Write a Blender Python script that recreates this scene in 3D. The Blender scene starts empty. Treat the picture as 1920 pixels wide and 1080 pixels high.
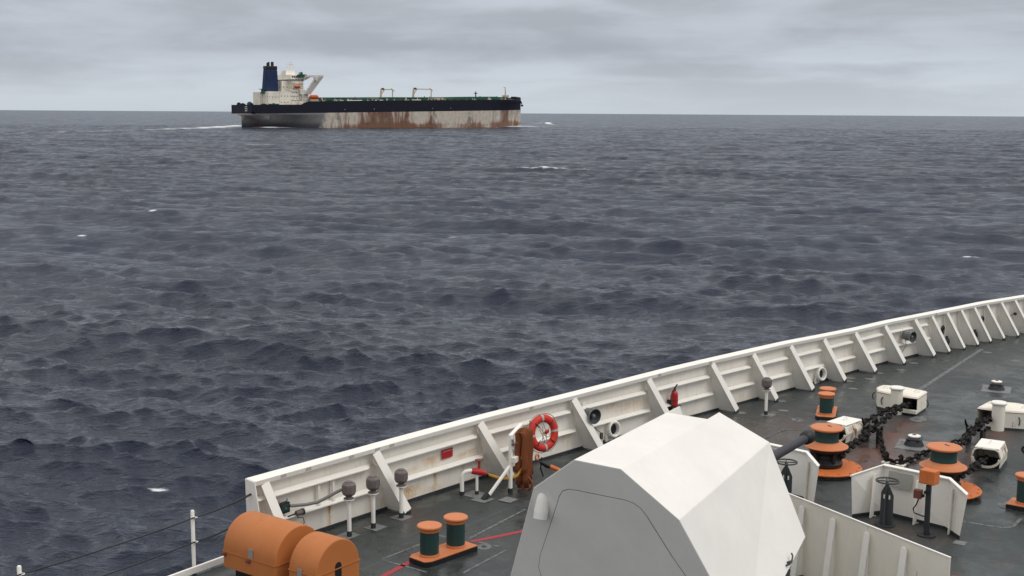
import bpy, bmesh, math, random
import numpy as np
from mathutils import Vector, Matrix
random.seed(7); rng = np.random.default_rng(11)
sc = bpy.context.scene
col = sc.collection
R = math.radians

# ------------------------------------------------------------------ camera
CAM_Z = 16.0
FPX, HZ = 2350.0, 212.0                      # focal length in pixels of a 1920 wide picture, horizon row
PITCH = math.atan((540 - HZ) / FPX); ROLL = math.atan(12 / 1920.)
cd = bpy.data.cameras.new('camera'); cam = bpy.data.objects.new('camera', cd); col.objects.link(cam)
cd.sensor_width = 36; cd.lens = 36 * FPX / 1920.; cd.clip_start = 0.5; cd.clip_end = 120000
cam.matrix_world = Matrix.Translation((0, 0, CAM_Z)) @ Matrix.Rotation(math.pi / 2 - PITCH, 4, 'X') @ Matrix.Rotation(ROLL, 4, 'Z')
sc.camera = cam
# ------------------------------------------------------------------ sky and sun
SUN_AZ, SUN_EL = R(108), R(52)                # azimuth measured from +Y towards +X
world = bpy.data.worlds.new('World'); sc.world = world; world.use_nodes = True
wn, wl = world.node_tree.nodes, world.node_tree.links
wn.clear()
def N(t, **k):
    n = wn.new(t)
    for a, b in k.items(): setattr(n, a, b)
    return n
out = N('ShaderNodeOutputWorld'); bg = N('ShaderNodeBackground'); bg.inputs[1].default_value = 0.1
sky = N('ShaderNodeTexSky', sky_type='NISHITA', sun_disc=False, sun_elevation=SUN_EL, sun_rotation=SUN_AZ, altitude=0, air_density=1, dust_density=4)
tc = N('ShaderNodeTexCoord'); sx = N('ShaderNodeSeparateXYZ'); wl.new(tc.outputs['Generated'], sx.inputs[0])
def M(op, a, b=None, c=None, clamp=False):
    n = N('ShaderNodeMath', operation=op, use_clamp=clamp)
    for i, v in enumerate((a, b, c)):
        if v is None: continue
        if isinstance(v, (int, float)): n.inputs[i].default_value = v
        else: wl.new(v, n.inputs[i])
    return n.outputs[0]
zz = M('MAXIMUM', sx.outputs[2], 0.0)
# cloud pattern: long banks seen edge-on near the horizon, opening out overhead
cv = N('ShaderNodeCombineXYZ')
den = M('ADD', zz, 0.10)
wl.new(M('MULTIPLY', M('DIVIDE', sx.outputs[0], den), 0.16), cv.inputs[0])
wl.new(M('MULTIPLY', M('DIVIDE', sx.outputs[1], den), 0.42), cv.inputs[1])
wl.new(M('MULTIPLY', zz, 6.0), cv.inputs[2])
n1 = N('ShaderNodeTexNoise'); n1.inputs['Scale'].default_value = 2.6; n1.inputs['Detail'].default_value = 7; n1.inputs['Roughness'].default_value = 0.5; n1.inputs['Distortion'].default_value = 0.5
wl.new(cv.outputs[0], n1.inputs['Vector'])
cv2 = N('ShaderNodeCombineXYZ')
wl.new(M('MULTIPLY', sx.outputs[0], 6.5), cv2.inputs[0]); wl.new(M('MULTIPLY', sx.outputs[1], 6.5), cv2.inputs[1]); wl.new(M('MULTIPLY', zz, 31.0), cv2.inputs[2])
n2 = N('ShaderNodeTexNoise'); n2.inputs['Scale'].default_value = 1.0; n2.inputs['Detail'].default_value = 6; n2.inputs['Roughness'].default_value = 0.52; n2.inputs['Distortion'].default_value = 0.25
wl.new(cv2.outputs[0], n2.inputs['Vector'])
cl = M('ADD', M('MULTIPLY', n1.outputs['Fac'], 0.25), M('MULTIPLY', n2.outputs['Fac'], 0.75))
mr = N('ShaderNodeMapRange'); mr.inputs[1].default_value = 0.38; mr.inputs[2].default_value = 0.62; mr.interpolation_type = 'SMOOTHSTEP'
wl.new(cl, mr.inputs[0])
# thin spots in the cloud: one brighter break to the right of the view
az = M('ARCTAN2', sx.outputs[0], sx.outputs[1])
g = M('POWER', 2.718, M('MULTIPLY', M('ADD', M('POWER', M('DIVIDE', M('SUBTRACT', az, 0.275), 0.075), 2.0), M('POWER', M('DIVIDE', M('SUBTRACT', zz, 0.046), 0.011), 2.0)), -1.0))
cf = M('ADD', M('MULTIPLY', mr.outputs[0], 0.8), M('MULTIPLY', M('MULTIPLY', g, n1.outputs['Fac']), 1.1), clamp=True)
hz_r = N('ShaderNodeValToRGB'); e = hz_r.color_ramp          # radiance of the overcast by height
e.elements[0].position = 0; e.elements[0].color = (0.63, 0.685, 0.745, 1)
e.elements[1].position = 1; e.elements[1].color = (1.40, 1.37, 1.33, 1)
for p, c in ((0.022, (0.61, 0.663, 0.727)), (0.05, (0.50, 0.545, 0.612)), (0.09, (0.55, 0.592, 0.652)), (0.25, (0.68, 0.70, 0.74)), (0.55, (1.07, 1.06, 1.05))):
    x = e.elements.new(p); x.color = (*c, 1)
wl.new(zz, hz_r.inputs[0])
ctr = N('ShaderNodeMapRange'); ctr.inputs[3].default_value = 0.87; ctr.inputs[4].default_value = 1.20; wl.new(cf, ctr.inputs[0])
# less contrast right above the horizon
low = N('ShaderNodeMapRange'); low.inputs[1].default_value = 0.0; low.inputs[2].default_value = 0.03; low.inputs[3].default_value = 0.25; low.inputs[4].default_value = 1.0; wl.new(zz, low.inputs[0])
fac = M('ADD', M('MULTIPLY', M('SUBTRACT', ctr.outputs[0], 1.0), low.outputs[0]), 1.0)
vm = N('ShaderNodeVectorMath', operation='SCALE'); wl.new(hz_r.outputs[0], vm.inputs[0]); wl.new(M('MULTIPLY', fac, 9.2), vm.inputs['Scale'])
mx = N('ShaderNodeMix', data_type='RGBA'); mx.inputs[0].default_value = 0.96
wl.new(sky.outputs[0], mx.inputs[6]); wl.new(vm.outputs[0], mx.inputs[7])
wl.new(mx.outputs[2], bg.inputs[0]); wl.new(bg.outputs[0], out.inputs[0])
sd = bpy.data.lights.new('sun', 'SUN'); sd.energy = .98; sd.angle = R(30); sd.color = (1, 0.97, 0.92)
so = bpy.data.objects.new('sun', sd); col.objects.link(so)
sdir = Vector((math.sin(SUN_AZ) * math.cos(SUN_EL), math.cos(SUN_AZ) * math.cos(SUN_EL), math.sin(SUN_EL)))
so.rotation_euler = sdir.to_track_quat('Z', 'Y').to_euler(); so.location = (0, 0, 60)
sc.view_settings.view_transform = 'Standard'; sc.view_settings.look = 'None'; sc.view_settings.gamma = 1; sc.view_settings.exposure = 0
sc.view_settings.use_curve_mapping = False

# ------------------------------------------------------------------ frames of reference
def ray(px, py):
    x, y = px - 960, py - 540; c, s = math.cos(ROLL), math.sin(ROLL)
    xr, yr = c * x + s * y, -s * x + c * y
    return np.array([xr, FPX * math.cos(PITCH) - yr * math.sin(PITCH), -(FPX * math.sin(PITCH) + yr * math.cos(PITCH))])
def on_sea(px, py):
    d = ray(px, py); return d * (-CAM_Z / d[2]) + np.array([0, 0, CAM_Z])
DECK = 8.0; HEAD = R(36)                      # own ship: deck height and heading
C0 = np.array([4.5, 21.0, DECK])
U = np.array([math.sin(HEAD), math.cos(HEAD), 0]); V = np.array([-math.cos(HEAD), math.sin(HEAD), 0])
def W(u, v, z=0.): return C0 + U * u + V * v + np.array([0, 0, z])
SHIP_ROT = math.pi / 2 - HEAD
BU = [-60, -4.9, -1, 1.7, 5.2, 9.9, 13.3, 15.9, 20.1, 22.7, 24.5, 26.4, 28.35, 29.3, 31, 32.5, 33.8, 34.7, 35.0]
BV = [8.2, 8.07, 7.82, 7.62, 7.21, 6.55, 6.02, 5.62, 5.04, 4.52, 4.16, 3.81, 3.27, 3.02, 2.45, 1.85, 1.25, 0.65, 0.3]
def bw(u): return float(np.interp(u, BU, BV))

# ------------------------------------------------------------------ helpers
def tag(o, label=None, cat=None, group=None, kind=None):
    for k, v in (('label', label), ('category', cat), ('group', group), ('kind', kind)):
        if v: o[k] = v
    return o
def thing(name, label, cat, loc, rot=0., group=None, ship=True):
    o = bpy.data.objects.new(name, None); col.objects.link(o); o.empty_display_size = 0.1
    o.location = W(*loc) if ship else loc
    o.rotation_euler = (0, 0, (SHIP_ROT if ship else 0) + rot)
    return tag(o, label, cat, group)
def dup(root, loc, rot=None, label=None, ship=True, scale=None):
    def cp(o, par):
        c = o.copy(); col.objects.link(c)
        if par is not None: c.parent = par
        for ch in list(o.children): cp(ch, c)
        return c
    r = cp(root, None); r.location = W(*loc) if ship else loc
    if rot is not None: r.rotation_euler = (0, 0, (SHIP_ROT if ship else 0) + rot)
    if scale: r.scale = (scale,) * 3
    if label: r['label'] = label
    return r
class MB:
    def __init__(s): s.v, s.f, s.sm = [], [], []
    def add(s, vs, fs, smooth=False):
        b = len(s.v); s.v += [tuple(float(c) for c in p) for p in vs]
        s.f += [tuple(i + b for i in f) for f in fs]; s.sm += [smooth] * len(fs); return s
    def box(s, c, d, rz=0., ry=0., rx=0.):
        m = Matrix.Translation(c) @ Matrix.Rotation(rz, 4, 'Z') @ Matrix.Rotation(ry, 4, 'Y') @ Matrix.Rotation(rx, 4, 'X')
        p = [m @ Vector((x * d[0] / 2, y * d[1] / 2, z * d[2] / 2)) for x in (-1, 1) for y in (-1, 1) for z in (-1, 1)]
        return s.add(p, [(0, 1, 3, 2), (4, 6, 7, 5), (0, 4, 5, 1), (2, 3, 7, 6), (0, 2, 6, 4), (1, 5, 7, 3)])
    def bx(s, x0, x1, y0, y1, z0, z1): return s.box(((x0 + x1) / 2, (y0 + y1) / 2, (z0 + z1) / 2), (x1 - x0, y1 - y0, z1 - z0))
    def beam(s, a, b, w, h, up=(0, 0, 1)):
        a, b = Vector(a), Vector(b); x = (b - a).normalized(); y = Vector(up).cross(x)
        if y.length < 1e-4: y = Vector((0, 1, 0)).cross(x)
        y.normalize(); z = x.cross(y)
        p = [q + y * (i * w / 2) + z * (j * h / 2) for q in (a, b) for i in (-1, 1) for j in (-1, 1)]
        return s.add(p, [(0, 1, 3, 2), (4, 6, 7, 5), (0, 4, 5, 1), (2, 3, 7, 6), (0, 2, 6, 4), (1, 5, 7, 3)])
    def tube(s, pts, r, n=10, cap=True):
        pts = [Vector(p) for p in pts]; rs = r if isinstance(r, (list, tuple)) else [r] * len(pts)
        t0 = (pts[1] - pts[0]).normalized(); up = Vector((0, 0, 1)) if abs(t0.z) < .9 else Vector((1, 0, 0))
        x = up.cross(t0).normalized(); vs = []
        for i, p in enumerate(pts):
            t = (pts[min(i + 1, len(pts) - 1)] - pts[max(i - 1, 0)]).normalized()
            x = (x - t * x.dot(t)).normalized(); y = t.cross(x)
            vs += [p + (x * math.cos(2 * math.pi * k / n) + y * math.sin(2 * math.pi * k / n)) * rs[i] for k in range(n)]
        fs = [(i * n + k, i * n + (k + 1) % n, (i + 1) * n + (k + 1) % n, (i + 1) * n + k) for i in range(len(pts) - 1) for k in range(n)]
        s.add(vs, fs, True)
        if cap:
            s.add(vs[:n], [tuple(reversed(range(n)))]); s.add(vs[-n:], [tuple(range(n))])
        return s
    def lathe(s, prof, c=(0, 0, 0), n=24, hard=True):
        # every ring step is its own band so the rims stay crisp
        for (r0, z0), (r1, z1) in zip(prof, prof[1:]):
            a = [(c[0] + r0 * math.cos(2 * math.pi * k / n), c[1] + r0 * math.sin(2 * math.pi * k / n), c[2] + z0) for k in range(n)]
            b = [(c[0] + r1 * math.cos(2 * math.pi * k / n), c[1] + r1 * math.sin(2 * math.pi * k / n), c[2] + z1) for k in range(n)]
            if r0 < 1e-6: s.add([a[0]] + b, [(0, 1 + k, 1 + (k + 1) % n) for k in range(n)], True)
            elif r1 < 1e-6: s.add(a + [b[0]], [(k, (k + 1) % n, n) for k in range(n)], True)
            else: s.add(a + b, [(k, (k + 1) % n, n + (k + 1) % n, n + k) for k in range(n)], True)
        return s
    def prism(s, poly, vec):
        n = len(poly); a = [Vector(p) for p in poly]; b = [p + Vector(vec) for p in a]
        return s.add(a + b, [tuple(reversed(range(n))), tuple(range(n, 2 * n))] + [(k, (k + 1) % n, n + (k + 1) % n, n + k) for k in range(n)])
    def torus(s, c, R0, r, n=24, m=8, axis='z', a0=0., a1=2 * math.pi):
        full = abs(a1 - a0 - 2 * math.pi) < 1e-6; k = n if full else n + 1; vs = []
        for i in range(k):
            a = a0 + (a1 - a0) * i / n
            for j in range(m):
                b = 2 * math.pi * j / m; q = (R0 + r * math.cos(b)); x, y, z = q * math.cos(a), q * math.sin(a), r * math.sin(b)
                if axis == 'x': x, y, z = z, x, y
                if axis == 'y': x, y, z = x, z, y
                vs.append((c[0] + x, c[1] + y, c[2] + z))
        return s.add(vs, [(i * m + j, ((i + 1) % k) * m + j, ((i + 1) % k) * m + (j + 1) % m, i * m + (j + 1) % m) for i in range(n) for j in range(m)], True)
    def build(s, name, mat, parent=None, bevel=0., kind=None, label=None):
        me = bpy.data.meshes.new(name); me.from_pydata(s.v, [], s.f); me.update()
        me.polygons.foreach_set('use_smooth', s.sm)
        bm = bmesh.new(); bm.from_mesh(me); bmesh.ops.recalc_face_normals(bm, faces=bm.faces); bm.to_mesh(me); bm.free()
        me.materials.append(mat); o = bpy.data.objects.new(name, me); col.objects.link(o)
        if parent is not None: o.parent = parent
        if bevel:
            b = o.modifiers.new('bevel', 'BEVEL'); b.width = bevel; b.segments = 2; b.limit_method = 'ANGLE'; b.angle_limit = R(25)
        if kind: o['kind'] = kind
        if label: o['label'] = label
        return o
def put(name, mesh_obj, parent, loc=None, rot=None, scale=None):
    o = bpy.data.objects.new(name, mesh_obj.data); col.objects.link(o); o.parent = parent
    if loc is not None: o.location = loc
    if rot is not None: o.rotation_euler = rot
    if scale is not None: o.scale = scale
    return o

# ------------------------------------------------------------------ materials
def mat_new(name):
    m = bpy.data.materials.new(name); m.use_nodes = True; nt = m.node_tree
    return m, nt.nodes, nt.links, nt.nodes['Principled BSDF']
def rgba(c): return (c[0], c[1], c[2], 1)
def noise(nd, lk, scale, detail=5, rough=.55, vec=None, stretch=None, dist=0.):
    t = nd.new('ShaderNodeTexNoise'); t.inputs['Scale'].default_value = scale; t.inputs['Detail'].default_value = detail; t.inputs['Roughness'].default_value = rough; t.inputs['Distortion'].default_value = dist
    if vec is None:
        g_ = nd.new('ShaderNodeNewGeometry'); vec = g_.outputs['Position']
    if stretch:
        mp = nd.new('ShaderNodeMapping'); mp.inputs['Scale'].default_value = stretch; lk.new(vec, mp.inputs[0]); vec = mp.outputs[0]
    lk.new(vec, t.inputs['Vector']); return t.outputs['Fac']
def remap(nd, lk, src, a, b, c=0., d=1., smooth=True):
    n = nd.new('ShaderNodeMapRange'); n.interpolation_type = 'SMOOTHSTEP' if smooth else 'LINEAR'
    for i, v in enumerate((a, b, c, d)): n.inputs[i + 1].default_value = v
    lk.new(src, n.inputs[0]); return n.outputs[0]
def mixc(nd, lk, f, a, b):
    n = nd.new('ShaderNodeMix'); n.data_type = 'RGBA'
    if isinstance(f, (int, float)): n.inputs[0].default_value = f
    else: lk.new(f, n.inputs[0])
    for i, v in ((6, a), (7, b)):
        if isinstance(v, tuple): n.inputs[i].default_value = rgba(v)
        else: lk.new(v, n.inputs[i])
    return n.outputs[2]
def mth(nd, lk, op, a, b=0.):
    n = nd.new('ShaderNodeMath'); n.operation = op
    for i, v in enumerate((a, b)):
        if isinstance(v, (int, float)): n.inputs[i].default_value = v
        else: lk.new(v, n.inputs[i])
    return n.outputs[0]
def bump(nd, lk, b, h, strength=.2, dist=.01):
    n = nd.new('ShaderNodeBump'); n.inputs['Strength'].default_value = strength; n.inputs['Distance'].default_value = dist
    lk.new(h, n.inputs['Height']); lk.new(n.outputs[0], b.inputs['Normal'])
def paint(name, c, rough=.45, dirt=(.45, .40, .33), amount=.35, rust=0., spec=.4, fine=14., bmp=.12):
    m, nd, lk, b = mat_new(name)
    g1 = noise(nd, lk, 1.3, 6, .6); g2 = noise(nd, lk, fine, 5, .6, stretch=(1, 1, .25))
    v = remap(nd, lk, g1, .3, .75, .93, 1.05, False)
    base = mixc(nd, lk, 1., c, c)
    sc_ = nd.new('ShaderNodeVectorMath'); sc_.operation = 'SCALE'; sc_.inputs[0].default_value = c; lk.new(v, sc_.inputs['Scale'])
    f = mth(nd, lk, 'MULTIPLY', remap(nd, lk, g2, .48, .78), remap(nd, lk, g1, .35, .7, 0., amount))
    cc = mixc(nd, lk, f, sc_.outputs[0], tuple(c[i] * dirt[i] * 1.6 for i in range(3)))
    if rust > 0:
        g3 = noise(nd, lk, 5., 8, .7, stretch=(1, 1, .35))
        rf = remap(nd, lk, g3, .72 - rust * .25, .80 - rust * .2)
        cc = mixc(nd, lk, rf, cc, (.20, .075, .022))
    lk.new(cc, b.inputs['Base Color'])
    lk.new(remap(nd, lk, g2, .3, .8, rough, min(1, rough + .2), False), b.inputs['Roughness'])
    b.inputs['Specular IOR Level'].default_value = spec
    bump(nd, lk, b, noise(nd, lk, fine * 2.5, 4), bmp, .004)
    return m
MT = {}
MT['white'] = paint('white_paint', (.85, .825, .77), .42, amount=.25)
MT['turret'] = paint('turret_paint', (.80, .78, .74), .5, dirt=(.5, .48, .45), amount=.22, fine=7, bmp=.05)
MT['cream'] = paint('cream_paint', (.80, .76, .665), .5, amount=.4, rust=.4)
MT['rustywhite'] = paint('rust_stained_white_paint', (.74, .71, .62), .5, amount=.6, rust=.9)
MT['orange'] = paint('orange_paint', (.58, .195, .075), .45, amount=.35, dirt=(.4, .35, .3))
MT['orange_d'] = paint('worn_orange_paint', (.56, .15, .035), .5, amount=.6, dirt=(.3, .3, .3), rust=.35)
MT['canister'] = paint('orange_cover', (.47, .158, .043), .5, amount=.6, dirt=(.45, .42, .4), fine=5)
MT['green'] = paint('dark_green_paint', (.018, .052, .048), .35, amount=.3)
MT['black'] = paint('black_paint', (.012, .012, .014), .4, amount=.3)
MT['gun'] = paint('gun_metal', (.035, .034, .042), .42, amount=.3)
MT['chain'] = paint('tarred_chain', (.014, .011, .011), .7, amount=.3, rust=.25, spec=.2, dirt=(1.2, .6, .35))
MT['greyhead'] = paint('grey_brown_paint', (.15, .125, .12), .55, amount=.5)
MT['grey'] = paint('grey_paint', (.17, .175, .175), .45, amount=.3)
MT['darkgrey'] = paint('dark_grey_paint', (.05, .055, .06), .5, amount=.3)
MT['panel'] = paint('grey_panel', (.34, .335, .30), .5, amount=.3)
MT['pad'] = paint('grey_pad', (.42, .41, .39), .6)
MT['red'] = paint('red_paint', (.42, .018, .022), .4, amount=.2)
MT['ringred'] = paint('lifebuoy_red', (.56, .030, .020), .5, amount=.15)
MT['brown'] = paint('red_brown_paint', (.16, .05, .035), .5, amount=.3)
MT['rope'] = paint('rope_fibre', (.36, .32, .25), .85)
MT['hose'] = paint('brown_fire_hose', (.20, .058, .019), .8, amount=.7, fine=22, dirt=(.35, .3, .3), bmp=.5)
MT['yellow'] = paint('yellow_webbing', (.50, .27, .04), .7, amount=.4)
MT['steel'] = paint('dull_steel', (.28, .28, .27), .4, amount=.4)
MT['cable'] = paint('black_rubber', (.02, .02, .022), .5)
MT['coaming'] = paint('dark_base_paint', (.028, .03, .036), .5, amount=.3)
MT['blanket'] = MT['black']
def glass(name, c=(.02, .025, .03)):
    m, nd, lk, b = mat_new(name); b.inputs['Base Color'].default_value = rgba(c); b.inputs['Roughness'].default_value = .08; return m
MT['glass'] = glass('dark_glass')
# bulwark plating with rust laid down where it was measured
def bulwark_mat():
    m, nd, lk, b = mat_new('bulwark_paint')
    a = nd.new('ShaderNodeAttribute'); a.attribute_name = 'rust'
    g1 = noise(nd, lk, 1.1, 6, .6); g2 = noise(nd, lk, 9., 6, .65, stretch=(1, 1, .3)); g3 = noise(nd, lk, 26., 5, .6)
    v = remap(nd, lk, g1, .3, .75, .92, 1.04, False)
    s_ = nd.new('ShaderNodeVectorMath'); s_.operation = 'SCALE'; s_.inputs[0].default_value = (.85, .81, .735); lk.new(v, s_.inputs['Scale'])
    f = mth(nd, lk, 'MULTIPLY', remap(nd, lk, g2, .45, .8), .35)
    cc = mixc(nd, lk, f, s_.outputs[0], (.55, .50, .40))
    r_ = mth(nd, lk, 'MULTIPLY', a.outputs['Fac'], remap(nd, lk, mth(nd, lk, 'ADD', mth(nd, lk, 'MULTIPLY', g2, .6), mth(nd, lk, 'MULTIPLY', g3, .4)), .30, .56))
    cc = mixc(nd, lk, mth(nd, lk, 'MINIMUM', r_, .85), cc, (.52, .29, .075))
    cc = mixc(nd, lk, mth(nd, lk, 'MULTIPLY', remap(nd, lk, r_, .6, 1.1), .7), cc, (.22, .08, .02))
    lk.new(cc, b.inputs['Base Color']); b.inputs['Roughness'].default_value = .45; b.inputs['Specular IOR Level'].default_value = .4
    bump(nd, lk, b, noise(nd, lk, 1.6, 3), .35, .03)
    return m
MT['bulwark'] = bulwark_mat()
def deck_mat():
    m, nd, lk, b = mat_new('deck_nonskid')
    tcn = nd.new('ShaderNodeTexCoord'); P = tcn.outputs['Object']
    g0 = noise(nd, lk, .28, 5, .6, P); g1 = noise(nd, lk, 1.6, 8, .68, P, dist=.4); g2 = noise(nd, lk, 9., 6, .7, P); g3 = noise(nd, lk, 90., 3, .6, P); g4 = noise(nd, lk, 3.3, 4, .5, P, stretch=(.25, 1, 1))
    c = mixc(nd, lk, remap(nd, lk, g1, .32, .7), (.023, .031, .031), (.041, .050, .051))
    c = mixc(nd, lk, mth(nd, lk, 'MULTIPLY', remap(nd, lk, g2, .5, .75), .5), c, (.075, .078, .078))
    c = mixc(nd, lk, mth(nd, lk, 'MULTIPLY', remap(nd, lk, g4, .52, .68), .35), c, (.052, .046, .036))
    # rusty run-off near the anchor chains
    a = nd.new('ShaderNodeAttribute'); a.attribute_name = 'rust'
    rf = mth(nd, lk, 'MULTIPLY', a.outputs['Fac'], remap(nd, lk, mth(nd, lk, 'ADD', mth(nd, lk, 'MULTIPLY', g1, .5), mth(nd, lk, 'MULTIPLY', g2, .5)), .36, .62))
    c = mixc(nd, lk, mth(nd, lk, 'MULTIPLY', rf, .85), c, (.135, .062, .045))
    # plate seams, worn
    sp3 = nd.new('ShaderNodeSeparateXYZ'); lk.new(P, sp3.inputs[0])
    seam = None
    for ax_, per, wd in ((0, 2.35, .012), (1, 2.6, .014)):
        fr = mth(nd, lk, 'FRACT', mth(nd, lk, 'DIVIDE', mth(nd, lk, 'ADD', sp3.outputs[ax_], 60.4), per)); dd = mth(nd, lk, 'ABSOLUTE', mth(nd, lk, 'SUBTRACT', fr, .5))
        q_ = remap(nd, lk, dd, wd, .0); seam = q_ if seam is None else mth(nd, lk, 'MAXIMUM', seam, q_)
    c = mixc(nd, lk, mth(nd, lk, 'MULTIPLY', mth(nd, lk, 'MULTIPLY', seam, remap(nd, lk, g1, .42, .62)), .5), c, (.095, .10, .10))
    # pale scuffs
    sp = remap(nd, lk, noise(nd, lk, 5.5, 2, .4, P), .74, .79)
    c = mixc(nd, lk, mth(nd, lk, 'MULTIPLY', sp, .35), c, (.16, .165, .165))
    lk.new(c, b.inputs['Base Color'])
    wet = remap(nd, lk, mth(nd, lk, 'ADD', mth(nd, lk, 'MULTIPLY', g0, .5), mth(nd, lk, 'MULTIPLY', g1, .5)), .40, .60, .20, .66)
    lk.new(wet, b.inputs['Roughness']); b.inputs['Specular IOR Level'].default_value = .42
    h = mth(nd, lk, 'ADD', mth(nd, lk, 'MULTIPLY', g3, .12), mth(nd, lk, 'MULTIPLY', g1, 1.))
    bump(nd, lk, b, h, .35, .02)
    return m
MT['deck'] = deck_mat()
def mark_mat(name, c, worn=.5):
    m, nd, lk, b = mat_new(name)
    g = noise(nd, lk, 7., 7, .7); f = remap(nd, lk, g, worn - .12, worn + .12)
    lk.new(mixc(nd, lk, f, c, (.045, .05, .052)), b.inputs['Base Color']); b.inputs['Roughness'].default_value = .55
    return m
MT['mark_grey'] = mark_mat('worn_grey_line_paint', (.15, .16, .165), .52)
MT['mark_pale'] = mark_mat('pale_primer_patch', (.17, .175, .175), .60)
MT['mark_red'] = mark_mat('worn_red_line_paint', (.34, .02, .03), .66)

# ------------------------------------------------------------------ the sea
def build_sea():
    az_f = np.radians(np.linspace(-31, 31, 1080)); az_c = np.radians(np.concatenate([np.linspace(31, 329, 110)[1:-1]]))
    az_ = np.concatenate([az_f, az_c]); nf = len(az_f)
    r = [8.0]
    while r[-1] < 90000:
        D = r[-1]
        if D < 34: d = 1.2
        elif D < 1500: d = min(max(D * D / 26000., .17), 1.15 + max(0, (D - 350)) * .0042)
        else: d = D * .06
        r.append(D + d)
    r = np.array(r); dr = np.gradient(r)
    RR, AA = np.meshgrid(r, az_, indexing='ij'); dR = np.repeat(dr[:, None], len(az_), 1)
    daz = np.abs(np.gradient(az_)); dA = RR * daz[None, :]
    X = (RR * np.sin(AA)).astype(np.float32); Y = (RR * np.cos(AA)).astype(np.float32)
    H = np.zeros_like(X); DX = np.zeros_like(X); DY = np.zeros_like(X)
    # wind sea: many directions, wavelengths 0.9 m to 55 m
    lam = np.exp(np.linspace(math.log(.55), math.log(44), 116)); lost = np.zeros_like(X)
    spacing = np.maximum(dR, dA * 1.0)
    gx = .0 ; wind = R(200)
    for i, L_ in enumerate(lam):
        L_ *= math.exp(rng.normal(0, .03)); k = 2 * math.pi / L_
        spread = .30 if L_ > 6 else .46
        th = wind + rng.normal(0, spread); kx, ky = k * math.sin(th), k * math.cos(th)
        slope = (.056 if L_ < 1. else .070 if L_ < 2.6 else .056 if L_ < 5 else .034 if L_ < 10 else .024 if L_ < 20 else .012)
        a = slope / k; ph = rng.uniform(0, 2 * math.pi)
        f = np.clip((L_ / spacing - 1.7) / 1.3, 0, 1).astype(np.float32); f[:, nf:] *= np.clip((L_ / spacing[:, nf:] - 3) / 4, 0, 1)
        arg = kx * X + ky * Y + ph; s_, c_ = np.sin(arg), np.cos(arg)
        H += a * f * c_; q = .8
        DX -= q * a * f * s_ * (kx / k); DY -= q * a * f * s_ * (ky / k)
        lost += (1 - f) * slope ** 2 / 2
    # patchiness: groups of higher and calmer water
    mod = 1 + .26 * np.sin(X * .031 + Y * .017 + 1.3) * np.sin(Y * .023 - X * .011 + .4) + .26 * np.sin(X * .083 - Y * .061 + .3) * np.sin(Y * .097 + X * .029 + 2.) + .12 * np.sin(Y * .19 + X * .05)
    calm = np.clip(.62 + RR / 300, .6, 1)
    H *= mod * calm; DX *= mod; DY *= mod
    foam = np.zeros_like(X)
    caps = [(285, 406, 24, 4), (367, 400, 22, 3.5), (518, 398, 18, 3), (10, 440, 40, 4), (22, 541, 12, 7), (1663, 295, 16, 6), (937, 263, 22, 3), (1243, 431, 24, 4), (1815, 481, 24, 3), (295, 910, 40, 7), (1590, 266, 14, 2), (1908, 239, 14, 2),
            (1505, 536, 16, 8), (1335, 400, 10, 2), (880, 672, 12, 3), (850, 447, 36, 2), (150, 442, 24, 2), (1820, 482, 40, 2), (620, 235, 8, 1.2), (1480, 262, 12, 1.5), (1700, 250, 10, 1.5), (1030, 468, 14, 2), (1110, 280, 12, 1.5)]
    for px, py, w_, h_ in caps:
        c = on_sea(px, py); D = c[1]; sw = w_ * .5 * D / FPX; sh = max(h_ * .5 * D * D / (CAM_Z * FPX), .25)
        sh = min(sh * .7, sw * .4)
        e_ = ((X - c[0]) / sw) ** 2 + ((Y - c[1]) / sh) ** 2
        wgt = np.exp(-e_); foam = np.maximum(foam, wgt * 1.35); H += .06 * wgt * (sw ** .4)
    band_ = (RR > 45) & (RR < 700) & (np.abs(AA) < .55); sg = float(H[band_].std())
    gate_ = np.clip(np.sin(X * .047 + 1.1) * np.sin(Y * .039 + X * .021) * 2 - .9, 0, 1)
    foam = np.maximum(foam, np.where(band_, np.clip((H - 2.35 * sg) / (.5 * sg), 0, 1) * gate_ * .95, 0))
    # the tanker's wake, bow wave and the wash along its side
    def line(pts, wid, amp, up=0.):
        nonlocal foam, H
        for (a, aw, aa), (b, bw_, ba) in zip(pts, pts[1:]):
            a, b = np.array(a[:2]), np.array(b[:2]); d = b - a; L2 = (d * d).sum()
            t = np.clip(((X - a[0]) * d[0] + (Y - a[1]) * d[1]) / L2, 0, 1)
            dist = np.hypot(X - a[0] - t * d[0], Y - a[1] - t * d[1]); w_ = aw + (bw_ - aw) * t; am = aa + (ba - aa) * t
            g_ = np.exp(-(dist / w_) ** 2) * am; foam = np.maximum(foam, g_)
            if up: H += up * g_ * .5
    S = lambda s, w: TK0[:2] + TKD[:2] * s + TKN[:2] * w
    line([(S(45, -1), 6, .6), (S(20, 3), 14, 1.35), (on_sea(452, 238.5), 22, 1.3), (on_sea(405, 240.0), 20, 1.05), (on_sea(330, 243), 15, .8), (on_sea(240, 245.5), 13, .62), (on_sea(130, 248.5), 11, .58), (on_sea(-60, 251.5), 10, .5)], 0, 0, 1.2)
    line([(S(268, -4), 4, .45), (S(300, -1), 9, .9), (S(322, 8), 13, 1.2), (S(346, 26), 12, 1.0), (S(368, 20), 7, .55)], 0, 0, 1.8)
    line([(on_sea(1001, 234.0), 5, .6), (on_sea(1014, 232.5), 7, .9), (on_sea(1027, 231.5), 9, 1.4)], 0, 0, 2.6); line([(on_sea(1027, 232.5), 7, 1.2), (on_sea(1050, 236.2), 5, .5)], 0, 0, 1.2)
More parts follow.
